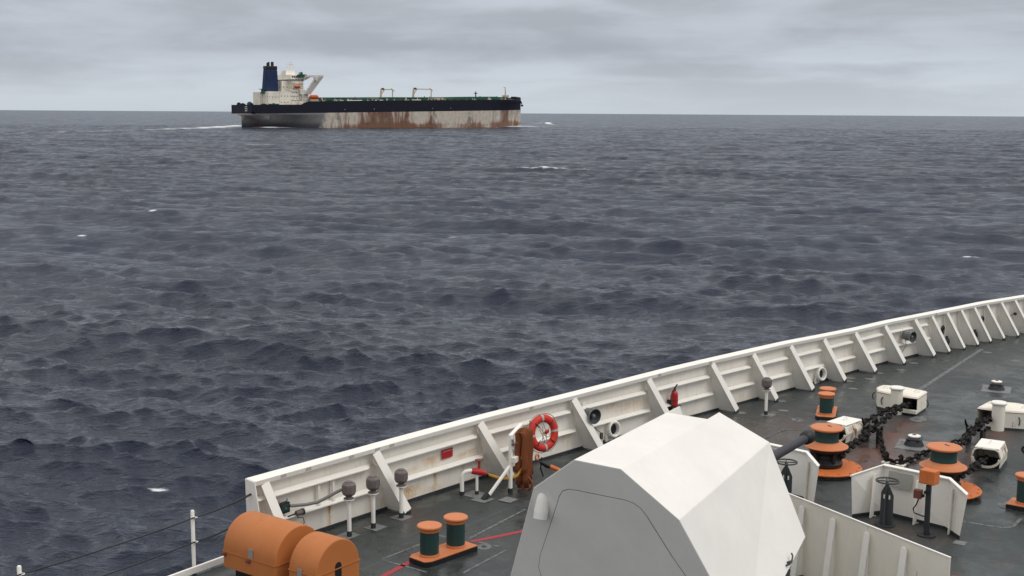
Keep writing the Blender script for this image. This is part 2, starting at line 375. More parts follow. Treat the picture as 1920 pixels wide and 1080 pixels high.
    # wash at our own ship's side
    line([(W(-14, 10.6, 0), .5, .6), (W(-6.5, 12.4, 0), .7, .85), (W(-4.6, 12.9, 0), .6, .8), (W(-2, 12.3, 0), .5, .5)], 0, 0, .2)
    # keep water level under our own hull
    n0, n1_ = X.shape
    co = np.stack([X + DX, Y + DY, H], -1).reshape(-1, 3).astype(np.float32)
    i = np.arange(n0 - 1)[:, None] * n1_; j = np.arange(n1_)[None, :]; jn = (j + 1) % n1_
    q = np.stack([i + j, i + n1_ + j, i + n1_ + jn, i + jn], -1).reshape(-1, 4)
    me = bpy.data.meshes.new('sea'); nv = len(co); me.vertices.add(nv); me.vertices.foreach_set('co', co.ravel())
    centre = None
    me.loops.add(q.size); me.loops.foreach_set('vertex_index', q.ravel().astype(np.int32)); me.polygons.add(len(q))
    me.polygons.foreach_set('loop_start', (np.arange(len(q)) * 4).astype(np.int32))
    me.polygons.foreach_set('use_smooth', np.ones(len(q), bool)); me.update(calc_edges=True)
    for nm, arr in (('foam', foam), ('lost', np.sqrt(lost))):
        at = me.attributes.new(nm, 'FLOAT', 'POINT'); at.data.foreach_set('value', arr.ravel().astype(np.float32))
    m, nd, lk, b = mat_new('sea_water')
    af = nd.new('ShaderNodeAttribute'); af.attribute_name = 'foam'; al = nd.new('ShaderNodeAttribute'); al.attribute_name = 'lost'
    gfa = noise(nd, lk, .9, 7, .72, stretch=(1, 1, 1)); gfb = noise(nd, lk, .11, 5, .7); gfc = noise(nd, lk, 5., 6, .7, stretch=(.6, 1.2, 1))
    fo = mth(nd, lk, 'ADD', af.outputs['Fac'], mth(nd, lk, 'SUBTRACT', mth(nd, lk, 'ADD', mth(nd, lk, 'ADD', mth(nd, lk, 'MULTIPLY', gfa, .8), mth(nd, lk, 'MULTIPLY', gfc, 1.2)), mth(nd, lk, 'MULTIPLY', gfb, .8)), 1.4))
    fm = remap(nd, lk, fo, .36, 1.15); gate = remap(nd, lk, af.outputs['Fac'], .12, .35)
    fm = mth(nd, lk, 'MULTIPLY', fm, gate)
    lk.new(mixc(nd, lk, fm, (.0118, .0182, .0360), (.72, .75, .78)), b.inputs['Base Color'])
    rg = mth(nd, lk, 'ADD', mth(nd, lk, 'MULTIPLY', al.outputs['Fac'], .22), .035)
    lk.new(mixc(nd, lk, fm, rg, (.8, .8, .8)), b.inputs['Roughness']); b.inputs['IOR'].default_value = 1.333; b.inputs['Specular IOR Level'].default_value = .45
    # unmeshed far waves: their darker viewer-facing sides painted in as dull noise patches
    df = nd.new('ShaderNodeBsdfDiffuse'); df.inputs[0].default_value = (.039, .048, .070, 1); ms_ = nd.new('ShaderNodeMixShader')
    pa = noise(nd, lk, 1., 6, .62, stretch=(.24, .34, 1), dist=.4); pb = noise(nd, lk, 1., 5, .6, stretch=(.035, .022, 1), dist=.3)
    pt = remap(nd, lk, mth(nd, lk, 'ADD', mth(nd, lk, 'MULTIPLY', pa, .7), mth(nd, lk, 'MULTIPLY', pb, .3)), .38, .64, .25, 1.45)
    lk.new(mth(nd, lk, 'MULTIPLY', mth(nd, lk, 'MULTIPLY', remap(nd, lk, al.outputs['Fac'], .10, .36, 0, .56, False), pt), mth(nd, lk, 'SUBTRACT', 1.0, fm)), ms_.inputs[0]); lk.new(b.outputs[0], ms_.inputs[1]); lk.new(df.outputs[0], ms_.inputs[2])
    lk.new(ms_.outputs[0], nd['Material Output'].inputs[0])
    h1 = noise(nd, lk, 1.0, 5, .62, stretch=(.55, 1.3, 1), dist=.2); h2 = noise(nd, lk, 3.6, 4, .6, stretch=(.7, 1.4, 1), dist=.3)
    b1 = nd.new('ShaderNodeBump'); b1.inputs['Strength'].default_value = 1.; b1.inputs['Distance'].default_value = .26; lk.new(h1, b1.inputs['Height'])
    b2 = nd.new('ShaderNodeBump'); b2.inputs['Strength'].default_value = 1.; b2.inputs['Distance'].default_value = .075; lk.new(h2, b2.inputs['Height']); lk.new(b1.outputs[0], b2.inputs['Normal'])
    lk.new(b2.outputs[0], b.inputs['Normal'])
    me.materials.append(m); o = bpy.data.objects.new('sea', me); col.objects.link(o); tag(o, kind='structure')
# tanker frame: s along the hull from the stern, w across from the near side, z up
TK0 = np.array([-252., 1213., 0.]); TKD = np.array([.818, .575, 0.]); TKN = np.array([-.575, .818, 0.])
build_sea()
# ------------------------------------------------------------------ own ship: hull, deck
def ship_obj(o): o.location = W(0, 0, 0); o.rotation_euler = (0, 0, SHIP_ROT); return o
def build_hull():
    us = sorted(set(BU + list(np.arange(-60, 35, 2.0)))); m = MB(); zs = [(-.002, 1.), (-2.5, .97), (-5., .93), (-8., .88), (-10.5, .80)]; C = .3
    for side in (1, -1):
        vs = []
        for u in us:
            for z, k in zs:
                t = max(0, (u + 5) / 40); kk = 1 - (1 - k) * (1 + 2.2 * t); uu = u - (-z) * .12 * max(0, (u - 5) / 30)
                vs.append((uu, C + side * max((bw(u) + .03 - C) * kk, .02), z))
        n = len(zs)
        m.add(vs, [(i * n + j, (i + 1) * n + j, (i + 1) * n + j + 1, i * n + j + 1) for i in range(len(us) - 1) for j in range(n - 1)], True)
    m.add([(-60, bw(-60), 0), (-60, .6 - bw(-60), 0), (-60, .6 - bw(-60), -10.5), (-60, bw(-60), -10.5)], [(0, 1, 2, 3)])
    ship_obj(m.build('hull', MT['white'], kind='structure'))
build_hull()
def build_deck():
    us = np.unique(np.concatenate([np.arange(-60, -9, 3.), np.arange(-9, 35.01, .16)])); nv_ = 92
    vs = []
    for u in us:
        b = bw(float(u)) + .03
        for t in np.linspace(0, 1, nv_): vs.append((u, (.6 - b) + t * (2 * b - .6), 0))
    vs = np.array(vs); x, y = vs[:, 0], vs[:, 1]
    def seg(a, b, w):
        a, b = np.array(a), np.array(b); d = b - a; t = np.clip(((x - a[0]) * d[0] + (y - a[1]) * d[1]) / (d @ d), 0, 1)
        return np.exp(-(np.hypot(x - a[0] - t * d[0], y - a[1] - t * d[1]) / w) ** 2)
    rust = 1.25 * seg((7.6, 1.35), (12.6, 1.75), .40) + 1.0 * seg((7.4, -.75), (12.8, -.5), .40) + .7 * seg((10.6, 1.1), (8.6, .9), .7) + .5 * seg((9.0, .9), (8.5, -.4), .35) + .45 * seg((5.5, 3.6), (9.2, 4.4), 1.0) + .55 * seg((3.9, -.65), (3.8, -1.6), .32) \
        + .5 * seg((-1.4, 6.9), (-1, 7.4), .3) + .35 * seg((9.9, 3.2), (10.8, 4.3), 1.1) + .3 * seg((1.2, 6.2), (2.4, 5.9), .4)
    me = bpy.data.meshes.new('deck'); n = nv_
    fs = [(i * n + j, (i + 1) * n + j, (i + 1) * n + j + 1, i * n + j + 1) for i in range(len(us) - 1) for j in range(n - 1)]
    me.from_pydata([tuple(v) for v in vs], [], fs); me.update(); at = me.attributes.new('rust', 'FLOAT', 'POINT'); at.data.foreach_set('value', rust.astype(np.float32))
    bm = bmesh.new(); bm.from_mesh(me); bmesh.ops.recalc_face_normals(bm, faces=bm.faces); bm.to_mesh(me); bm.free()
    if me.polygons[0].normal.z < 0: me.flip_normals()
    me.materials.append(MT['deck']); o = bpy.data.objects.new('deck', me); col.objects.link(o); tag(o, kind='structure'); return ship_obj(o)
deck_o = build_deck()
def strip(pts, w, mat, name, z=.004):
    m = MB(); pts = [Vector((p[0], p[1], 0)) for p in pts]
    for i, (a, b) in enumerate(zip(pts, pts[1:])):
        d = (b - a).normalized(); nn = Vector((-d.y, d.x, 0)) * w / 2
        m.add([a - nn + Vector((0, 0, z)), b - nn + Vector((0, 0, z)), b + nn + Vector((0, 0, z)), a + nn + Vector((0, 0, z))], [(0, 1, 2, 3)])
    o = m.build(name, mat, deck_o)
    if o.data.polygons[0].normal.z < 0: o.data.flip_normals()
    return o
# measured on the deck: pixel -> deck point in ship coordinates
def dk(px, py, z=0.):
    d = ray(px, py); p = d * ((DECK + z - CAM_Z) / d[2]) + np.array([0, 0, CAM_Z]) - C0
    return float(p @ U), float(p @ V)
strip([dk(690, 1096), dk(770, 1053)], .115, MT['mark_red'], 'red_line'); strip([dk(884, 1016), dk(1020, 988)], .115, MT['mark_red'], 'red_line')
strip([dk(1722, 732), dk(1842, 654)], .13, MT['mark_grey'], 'weld_line')
for a, b in (((716, 1050), (800, 1073)), ((868, 1075), (948, 1032)), ((893, 1016), (940, 1026)), ((718, 1048), (800, 1016)), ((880, 1010), (985, 955)), ((820, 1003), (850, 1012))): strip([dk(*a), dk(*b)], .055, MT['mark_grey'], 'weld_line')
strip([dk(1806, 978), dk(1880, 990), dk(1899, 988), dk(1915, 972)], .07, MT['mark_grey'], 'weld_line')
strip([dk(1380, 845), dk(1470, 806), dk(1508, 806)], .05, MT['mark_grey'], 'weld_line', .008)
def patch(px, py, r, mat=None, name='deck_patch', sq=False, el=1., z=.005):
    u, v = dk(px, py); m = MB(); n = 4 if sq else 18
    p = [(u + r * math.cos(2 * math.pi * (k + .5 * sq) / n), v + el * r * math.sin(2 * math.pi * (k + .5 * sq) / n), z) for k in range(n)]
    m.add(p, [tuple(range(n))]); o = m.build(name, mat or MT['mark_pale'], deck_o)
    if o.data.polygons[0].normal.z < 0: o.data.flip_normals()
for px, py, r in ((907, 1028, .0), (1469, 770, .13), (1495, 787, .14), (1594, 709, .14), (1600, 729, .12), (1631, 711, .14), (1657, 724, .13), (1690, 694, .13), (1713, 681, .13), (1851, 661, .14), (1904, 677, .14), (1452, 845, .10), (1650, 700, .10), (1464, 752, .13), (1387, 774, .16), (1592, 715, .12)):
    if r: patch(px, py, r * .8, el=1.5)
for px, py in ((1440, 778), (653, 1004), (704, 989), (753, 970)): patch(px, py, .24, MT['mark_pale'], 'weld_patch', True)
patch(890, 927, .3, MT['mark_pale'], 'weld_patch', True); patch(905, 937, .26, MT['mark_pale'], 'weld_patch', True, z=.009); patch(953, 938, .22, MT['mark_pale'], 'weld_patch', True, z=.013)
patch(1660, 776, .3, MT['mark_grey'], 'weld_patch', el=.5); patch(1722, 786, .36, MT['mark_grey'], 'weld_patch', el=.6); patch(1896, 948, .32, MT['mark_grey'], 'weld_patch', el=.8); patch(1800, 1018, .16, MT['mark_pale'], 'weld_patch', True)
patch(1550, 797, .7, MT['mark_grey'], 'weld_patch', True, .7)
# tie-down sockets: round plates set into the deck
for i, (px, py, lb) in enumerate(((907, 1026, 'round tie-down plate set in the dark deck just right of the near mooring bollards'), (1495, 788, 'round tie-down plate in the deck to the left of the small far bollards'))):
    t = thing('deck_socket', lb, 'deck fitting', (*dk(px, py), 0), group='round tie-down plates set in the deck')
    MB().lathe([(0, .012), (.085, .012), (.15, .006), (.15, 0)], n=20).build('rim_plate', MT['mark_grey'], t); MB().lathe([(0, .02), (.04, .02), (.045, .012)], n=12).build('centre_cap', MT['black'], t)

# ------------------------------------------------------------------ bulwark
ZT = 1.42
KNEE = [-4.18, -1.17, 2.03, 5.19, 8.05, 10.79, 12.7, 14.58, 16.39, 18.27, 20.18, 22.05, 23.03, 24.04, 25.0, 25.95, 26.88, 27.8, 28.7, 29.6, 30.5, 31.4]
def zt(u): return float(np.interp(u, [-5, 5, 8.5, 14, 18, 30, 35], [1.40, 1.42, 1.47, 1.48, 1.40, 1.37, 1.45]))
bul = thing('bulwark', 'long white steel bulwark with ribs and a flat cap rail curving round the port bow', 'bulwark', (0, 0, 0))
def build_plating():
    us = np.arange(-4.57, 34.9, .05); zs = np.linspace(0.0, 1.0, 32); vs = []; ru = []
    for u in us:
        b = bw(float(u)); h = zt(float(u)) - .05
        for z in zs: vs.append((u, b + .04 * z, z * h))
    vs = np.array(vs); x, z = vs[:, 0], vs[:, 2]; r = np.zeros(len(vs))
    def blob(u, w, z0, z1, a, slant=0.):
        nonlocal r
        uc = u + slant * (z1 - z); e_ = np.exp(-((x - uc) / w) ** 2) * np.clip((z - z0) / .08, 0, 1) * np.clip((z1 - z) / .04, 0, 1) * (.45 + .55 * np.clip((z - z0) / max(z1 - z0, .01), 0, 1)); r = np.maximum(r, a * e_)
    blob(-2.72, .05, .0, .52, 1.25); blob(-3.4, .08, .0, .35, .5); blob(-.95, .3, .0, .3, 1.0); blob(-.55, .35, .0, .34, .95); blob(.15, .3, 0, .2, .55); blob(.25, .045, 0, .52, 1.2); blob(1.12, .04, .05, .5, .7); blob(-1.6, .1, .0, .5, .6)
    blob(.15, .3, .56, .84, .75); blob(-.45, .35, .56, .72, .5); blob(1.4, .25, .56, .74, .9); blob(1.75, .12, .56, .95, .6); blob(1.15, .2, .56, .72, .9); blob(2.6, .2, .0, .3, .5); blob(1.65, .06, .1, .52, .9)
    blob(7.0, .9, .58, .86, .5); blob(6.3, .3, .7, .95, .5); blob(4.6, .25, .1, .5, .35); blob(15.75, .25, .0, .32, .75); blob(12.0, .4, .0, .2, .25); blob(26.9, .2, .2, .6, .4); blob(27.5, .15, .3, .8, .4)
    for k in range(26):
        blob(rng.uniform(-4.5, 30), rng.uniform(.03, .16), 0 if rng.random() < .6 else .56, rng.choice([.3, .52, 1.0]), rng.uniform(.15, .5))
    # thin rust lines under every ledge
    r = np.maximum(r, .42 * np.exp(-((z - .50) / .018) ** 2) * (x < 23)); r = np.maximum(r, .42 * np.exp(-((z - 1.0) / .018) ** 2) * (x < 23)); r = np.maximum(r, .3 * np.exp(-((z - .03) / .03) ** 2))
    n = len(zs); fs = [(i * n + j, (i + 1) * n + j, (i + 1) * n + j + 1, i * n + j + 1) for i in range(len(us) - 1) for j in range(n - 1)]
    me = bpy.data.meshes.new('plating'); me.from_pydata([tuple(v) for v in vs], [], fs); me.update()
    me.attributes.new('rust', 'FLOAT', 'POINT').data.foreach_set('value', r.astype(np.float32)); me.materials.append(MT['bulwark'])
    o = bpy.data.objects.new('plating', me); col.objects.link(o); o.parent = bul
    s = o.modifiers.new('solid', 'SOLIDIFY'); s.thickness = .02; s.offset = 0
build_plating()
def sweep(us, sec, name, mat, parent, bevel=0.):
    """sec(u) -> list of (v, z) corners"""
    m = MB(); vs = []; n = len(sec(us[0]))
    for u in us: vs += [(u, v, z) for v, z in sec(u)]
    fs = [(i * n + k, (i + 1) * n + k, (i + 1) * n + (k + 1) % n, i * n + (k + 1) % n) for i in range(len(us) - 1) for k in range(n)] + [tuple(reversed(range(n))), tuple(range((len(us) - 1) * n, len(us) * n))]
    return m.add(vs, fs).build(name, mat, parent, bevel)
ul = list(np.arange(-4.6, 34.8, .4)) + [34.85]
sweep(ul, lambda u: [(bw(u) + .12, zt(u)), (bw(u) + .12, zt(u) - .06), (bw(u) - .12, zt(u) - .12), (bw(u) - .14, zt(u) - .02)], 'cap_rail', MT['white'], bul, .008)
sweep([u for u in ul], lambda u: [(bw(u) + .0, .055), (bw(u) + .0, 0.0), (bw(u) - .035, 0.0), (bw(u) - .03, .055)], 'base_strip', MT['coaming'], bul)
for i, u in enumerate(KNEE):
    b = bw(u); h = zt(u); m = MB(); du = -.2 if u < -4 else -.42 if u < 0 else -.5 if u < 22.5 else -.4; ut = u + du; bt = bw(ut)
    m.prism([(ut - .006, bt, h - .1), (ut - .006, bt - .13, h - .1), (u - .006, b - .56, .10), (u - .006, b - .56, .02), (u - .006, b, .02)], (.012, 0, 0))
    k = m.build('bracket', MT['white'], bul)
    f = MB(); a = Vector((ut, bt - .13, h - .11)); c = Vector((u, b - .575, .07)); f.beam(a, c, .20 if u < 22.5 else .165, .012, up=(0, 1, 0)); f.build('flange', MT['white'], k, .003)
    MB().bx(u - .06, u + .06, b - .60, b - .52, .0, .07).build('foot', MT['coaming'], k)
ks = [k for k in KNEE if k < 23.1]
for a, b in zip(ks, ks[1:]):
    for z, dep in ((1.02, .125), (.53, .125)):
        n = 6; us = list(np.linspace(a - .42 * z + .05, b - .42 * z - .06, n))
        def sec(u, a=a, b=b, z=z, dep=dep):
            t = min(1, (b - .42 * z - .06 - u) / .12 + .15, (u - a + .42 * z - .05) / .03 + .6); d = dep * t; q = bw(u) - .01
            return [(q, z + .035), (q - d, z - .01), (q - d, z - .03), (q, z + .012)]
        sweep(us[:1] + [us[0] + .02] + us[1:-1] + [us[-1] - .13, us[-1]], sec, 'stringer', MT['white'], bul)
MB().prism([(-4.605, bw(-4.9) + .10, zt(-5) - .004), (-4.605, bw(-4.9) - .15, zt(-5) - .03), (-4.605, bw(-4.9) - .40, .02), (-4.605, bw(-4.9) + .06, .02)], (-.02, 0, 0)).build('end_plate', MT['white'], bul, .004)
for u in (-3.95, -3.35, -2.25, -1.55, -1.15, 8.0, 10.2, 3.2, 22.9):
    MB().box((u, bw(u) - .133, zt(u) - .055), (.13, .012, .055), rz=-.05).build('pad', MT['pad'], bul)
for u in (-3.05, -2.68):
    MB().beam((u, bw(u) - .05, 1.0), (u + .0, bw(u) - .05, .55), .05, .08, up=(0, 1, 0)).build('stiffener', MT['white'], bul)

# ------------------------------------------------------------------ gun
gun = thing('gun_turret', 'large faceted white gun turret with a dark barrel pointing over the bow', 'gun turret', (0, 0, 0))
def bp(z): return -5.68 + .3 * (3.32 - z)
T2 = [(bp(3.32), s * .37, 3.32) for s in (1, -1)]; S_ = [(bp(2.73), s * 1.17, 2.73) for s in (1, -1)]
A_ = [(bp(1.0), s * 1.97, 1.0) for s in (1, -1)]; R4 = [(-2.75, s * .335, 3.53) for s in (1, -1)]; R5 = [(-2.3, s * .97, 3.07) for s in (1, -1)]
F_ = [(-2.5, s * 1.69, 1.78) for s in (1, -1)]; R1 = [(-3.15, s * .34, 3.50) for s in (1, -1)]
SF = [(-2.2, s * .30, 2.45) for s in (1, -1)]; FB = [(-1.95, s * .55, 1.5) for s in (1, -1)]; FS = [(-2.05, s * .55, 2.2) for s in (1, -1)]
RT = [(-2.62, s * .335, 3.25) for s in (1, -1)]; LB = [(-4.6, s * 1.25, .42) for s in (1, -1)]; LF = [(-2.9, s * 1.15, .42) for s in (1, -1)]; LC = [(-2.3, s * .45, .42) for s in (1, -1)]
m = MB(); P, Sb = 0, 1
def both(fn):
    for s in (0, 1): fn(s)
quad = lambda *p: m.add(list(p), [tuple(range(len(p)))])
quad(T2[0], T2[1], S_[1], A_[1], A_[0], S_[0])
quad(T2[0], T2[1], R1[1], R1[0])
quad(R1[0], R1[1], SF[1], SF[0])
def half(s):
    quad(T2[s], S_[s], R5[s], R4[s], R1[s]); quad(S_[s], A_[s], R5[s]); quad(R5[s], A_[s], F_[s])
    quad(R4[s], R5[s], F_[s], FS[s]); quad(R4[s], FS[s], SF[s]); quad(R4[s], SF[s], R1[s])
    quad(F_[s], FB[s], FS[s]); quad(A_[s], LB[s], LF[s]); quad(A_[s], LF[s], F_[s]); quad(F_[s], LF[s], LC[s], FB[s])
both(half)
quad(SF[0], SF[1], FS[1], FS[0]); quad(FS[0], FS[1], FB[1], FB[0]); quad(FB[0], FB[1], LC[1], LC[0]); quad(A_[0], A_[1], LB[1], LB[0])
def weld(o, d=1e-4):
    bm = bmesh.new(); bm.from_mesh(o.data); bmesh.ops.remove_doubles(bm, verts=bm.verts, dist=d); bmesh.ops.recalc_face_normals(bm, faces=bm.faces); bm.to_mesh(o.data); bm.free(); return o
house = weld(m.build('house', MT['turret'], gun, .012))
MB().lathe([(0, .44), (1.15, .44), (1.15, .05), (1.3, .05), (1.3, 0)], c=(-3.6, 0, 0), n=40).build('base_ring', MT['white'], gun)
b_ = MB(); ax = [(-2.3, 0, 2.09), (-1.2, 0, 2.12), (-1.15, 0, 2.12), (.2, 0, 2.155), (1.42, 0, 2.185)]
b_.tube(ax, [.13, .125, .088, .084, .078], 20).build('barrel', MT['gun'], gun)
MB().tube([(1.40, 0, 2.185), (1.44, 0, 2.186), (1.60, 0, 2.19), (1.62, 0, 2.19)], [.085, .122, .13, .118], 22).build('muzzle', MT['black'], gun)
MB().box((-2.15, 0, 2.1), (.35, .4, .5)).build('mantlet', MT['grey'], gun, .03)
# access hatch in the back face: a thin plate with a dark joint around it
def bpt(v, z, off=0.):
    n_ = Vector((-1, 0, -.3)).normalized(); return tuple(Vector((bp(z), v, z)) + n_ * off)
outl = [(1.30, 1.05), (1.34, 1.40), (1.27, 1.62), (.80, 2.55), (.74, 2.68), (.66, 2.79), (.55, 2.84), (.42, 2.85), (-.36, 2.86), (-.50, 2.84), (-.60, 2.78), (-.68, 2.68), (-1.00, 2.12), (-1.42, 1.50), (-1.52, 1.25), (-1.50, 1.05)]
cen = (0, 1.95)
def shrink(p, d):
    x, z = p[0] - cen[0], p[1] - cen[1]; L_ = math.hypot(x, z); return (cen[0] + x * (1 - d / L_), cen[1] + z * (1 - d / L_))
def plate(pts, o0, o1, name, mat, parent):
    m = MB(); a = [bpt(v, z, o0) for v, z in pts]; b = [bpt(v, z, o1) for v, z in pts]; n = len(pts)
    return m.add(a + b, [tuple(range(n)), tuple(range(n, 2 * n))] + [(k, (k + 1) % n, n + (k + 1) % n, n + k) for k in range(n)]).build(name, mat, parent)
hatch = plate([shrink(p, .010) for p in outl], .002, .006, 'access_hatch', MT['turret'], gun)
plate(outl, .001, .0035, 'hatch_seal', MT['greyhead'], hatch)
vh = MB(); prof = []
for i in range(9):
    a = i / 8 * math.pi / 2; prof.append((.085 * math.cos(a) ** .8 if i < 8 else 0, .17 * math.sin(a)))
vh.lathe([(0, -.20), (.10, -.20), (.105, -.10), (.10, 0)] + [(max(r_ * 1.15, 0), z_ * 1.15) for r_, z_ in prof], n=20)
o = vh.build('vent_hood', MT['turret'], gun); o.location = (-5.47, 1.035, 2.50); o.rotation_euler = (0, .25, 0)
# handle on the starboard side
nf = (Vector(A_[1]) - Vector(R5[1])).cross(Vector(F_[1]) - Vector(R5[1])).normalized()
if nf.y > 0: nf = -nf
hp = Vector(R5[1]) * .04 + Vector(A_[1]) * .30 + Vector(F_[1]) * .66 + Vector((0, 0, .02))
m_ = MB(); d1 = (Vector(F_[1]) - Vector(A_[1])).normalized(); m_.tube([hp - nf * .01 - d1 * .09, hp + nf * .05 - d1 * .09, hp + nf * .06 - d1 * .0 + Vector((0, 0, -.02)), hp + nf * .05 + d1 * .07 + Vector((0, 0, .03)), hp + nf * .02 + d1 * .09 + Vector((0, 0, .07))], .013, 8)
m_.tube([hp - nf * .02 - d1 * .02, hp + nf * .06 - d1 * .02], .018, 8).build('handle', MT['darkgrey'], gun)

# ------------------------------------------------------------------ breakwater
brk = thing('breakwater', 'cream painted breakwater plate with upright ribs just forward of the gun turret', 'breakwater', (0, 0, 0))
BA, BB = (.80, .30), (-.92, -3.36); BH = 1.35
def bpos(t): return (BA[0] + (BB[0] - BA[0]) * t, BA[1] + (BB[1] - BA[1]) * t)
dn = Vector((BB[0] - BA[0], BB[1] - BA[1], 0)).normalized(); nb = Vector((-dn.y, dn.x, 0))
if nb.x > 0: nb = -nb      # nb points aft
m = MB(); a, b = Vector((*BA, 0)), Vector((*BB, 0)); m.prism([a, b, b + Vector((0, 0, BH)), a + Vector((0, 0, BH))], -nb * .014)
m.build('plate', MT['cream'], brk, .003)
MB().beam(a + Vector((0, 0, BH + .008)) - nb * .007, b + Vector((0, 0, BH + .008)) - nb * .007, .035, .014).build('edge_bar', MT['white'], brk)
for t in (.20, .39, .585, .785):
    u, v = bpos(t); q = Vector((u, v, 0)); zr = 1.23
    w = dn * .125
    rb = MB().prism([q + Vector((0, 0, zr)), q + nb * .05 + Vector((0, 0, zr)), q + nb * .20 + Vector((0, 0, 0)), q], dn * .010).build('rib', MT['white'], brk)
    c1 = q + nb * .06 + Vector((0, 0, zr)); c2 = q + nb * .21
    MB().add([c1 - w / 2, c1 + w / 2, c2 + w / 2, c2 - w / 2, c1 - w * .2 + Vector((0, 0, .04)) - nb * .01, c1 + w * .2 + Vector((0, 0, .04)) - nb * .01,
              c1 - w / 2 - nb * .012, c1 + w / 2 - nb * .012, c2 + w / 2 - nb * .012, c2 - w / 2 - nb * .012], [(0, 1, 2, 3), (0, 4, 5, 1), (6, 7, 8, 9), (0, 3, 9, 6), (1, 2, 8, 7), (4, 5, 7, 6)]).build('rib_flange', MT['white'], rb)
# port arm of the V, mostly behind the turret
a2, b2 = Vector((.80, .32, 0)), Vector((.1, 1.9, 0))
m = MB(); nb2 = Vector((-(b2 - a2).y, (b2 - a2).x, 0)).normalized(); m.prism([a2, b2, b2 + Vector((0, 0, .45)), a2 + Vector((0, 0, BH))], nb2 * .014); m.build('plate', MT['cream'], brk, .003)

# ------------------------------------------------------------------ mooring bollards
def bollards(loc, rot, label, r=.17, h=.62, gap=.66, back=True):
    t = thing('mooring_bollards', label, 'mooring bollard', loc, rot, 'twin orange and green mooring bollards')
    L_ = gap + .62; w = .26
    MB().prism([(-L_ / 2, -w + .06, .0), (-L_ / 2 + .12, -w, 0), (L_ / 2, -w, 0), (L_ / 2, w, 0), (-L_ / 2 + .12, w, 0), (-L_ / 2, w - .06, 0)], (0, 0, .09)).build('base_skirt', MT['black'], t)
    MB().prism([(-L_ / 2 - .0, -w + .07, .092), (-L_ / 2 + .12, -w, .092), (L_ / 2, -w, .092), (L_ / 2, w, .092), (-L_ / 2 + .12, w, .092), (-L_ / 2, w - .07, .092)], (0, 0, .02)).build('base_plate', MT['orange'], t, .004)
    for x in (-gap / 2, gap / 2):
        p = MB().lathe([(r, .112), (r, h - .10)], (x, 0, 0), 32).build('post', MT['green'], t)
        MB().lathe([(r + .012, .112), (r + .012, .15), (r, .155)], (x, 0, 0), 32).build('collar', MT['orange'], p)
        MB().lathe([(r, h - .12), (r + .012, h - .11), (r + .015, h - .07), (r + .045, h - .05), (r + .055, h - .035), (r + .055, h - .012), (r + .04, h), (0, h)], (x, 0, 0), 32).build('cap', MT['orange'], p)
    return t
bollards((-2.62, 5.18, 0), R(-7), 'near pair of orange capped green bollards standing on the red deck line', r=.17, h=.68, gap=.66)
bollards((12.0, 3.80, 0), R(19), 'far pair of orange capped green bollards seen end-on behind the port windlass', r=.17, h=.68, gap=.66)
bollards((6.78, -2.93, 0), R(90), 'pair of orange capped green bollards cut by the right edge of the picture', r=.17, h=.72, gap=.66)

# ------------------------------------------------------------------ windlass drums
def windlass(loc, label):
    t = thing('windlass', label, 'windlass', loc, 0, 'orange and green anchor windlasses')
    MB().lathe([(.70, 0), (.70, .09)], n=36).build('pedestal', MT['darkgrey'], t)
    f = MB()
    for k in range(20):
        a = k / 20 * 2 * math.pi; f.box((.715 * math.cos(a), .715 * math.sin(a), .045), (.03, .012, .08), rz=a)
    f.build('pedestal_rib', MT['darkgrey'], t)
    bd = MB().lathe([(.70, .08), (.80, .09), (.81, .115), (.79, .135), (0, .152)], n=48).build('base_disc', MT['orange_d'], t)
    for k in range(16):
        a = k / 16 * 2 * math.pi; MB().lathe([(.022, .125), (.022, .152), (0, .156)], (.745 * math.cos(a), .745 * math.sin(a), 0), 8).build('bolt', MT['orange_d'], bd)
    w = MB().lathe([(.36, .145), (.38, .19), (.38, .24), (.33, .28), (.26, .35), (.26, .41), (.34, .47), (.39, .51), (.39, .55), (.30, .58)], n=28)
    wc = w.build('chain_wheel', MT['black'], t)
    for k in range(5):
        a = k / 5 * 2 * math.pi + .3; MB().box((.30 * math.cos(a), .30 * math.sin(a), .37), (.14, .07, .2), rz=a).build('whelp', MT['black'], wc, .01)
    MB().lathe([(.30, .565), (.46, .575), (.49, .59), (.49, .605), (.44, .612), (.42, .625), (.41, .64), (.33, .70), (.28, .715)], n=44).build('lower_flange', MT['orange'], t)
    MB().lathe([(.275, .70), (.265, .80), (.272, .97)], n=40).build('drum', MT['green'], t)
    MB().lathe([(.272, .955), (.35, .985), (.368, 1.0), (.368, 1.022), (.34, 1.04), (0, 1.05)], n=44).build('top_flange', MT['orange'], t)
    tp = MB(); tp.box((.04, -.06, 1.052), (.03, .07, .01), rz=.4).box((.09, .0, 1.053), (.05, .03, .008)); tp.build('lifting_socket', MT['darkgrey'], t)
    return t
WL1, WL2 = (6.86, 1.74, 0), (6.80, -.90, 0)
windlass(WL1, 'port windlass with orange topped green drum right in front of the gun muzzle')
windlass(WL2, 'starboard windlass with orange topped green drum behind the orange control box')

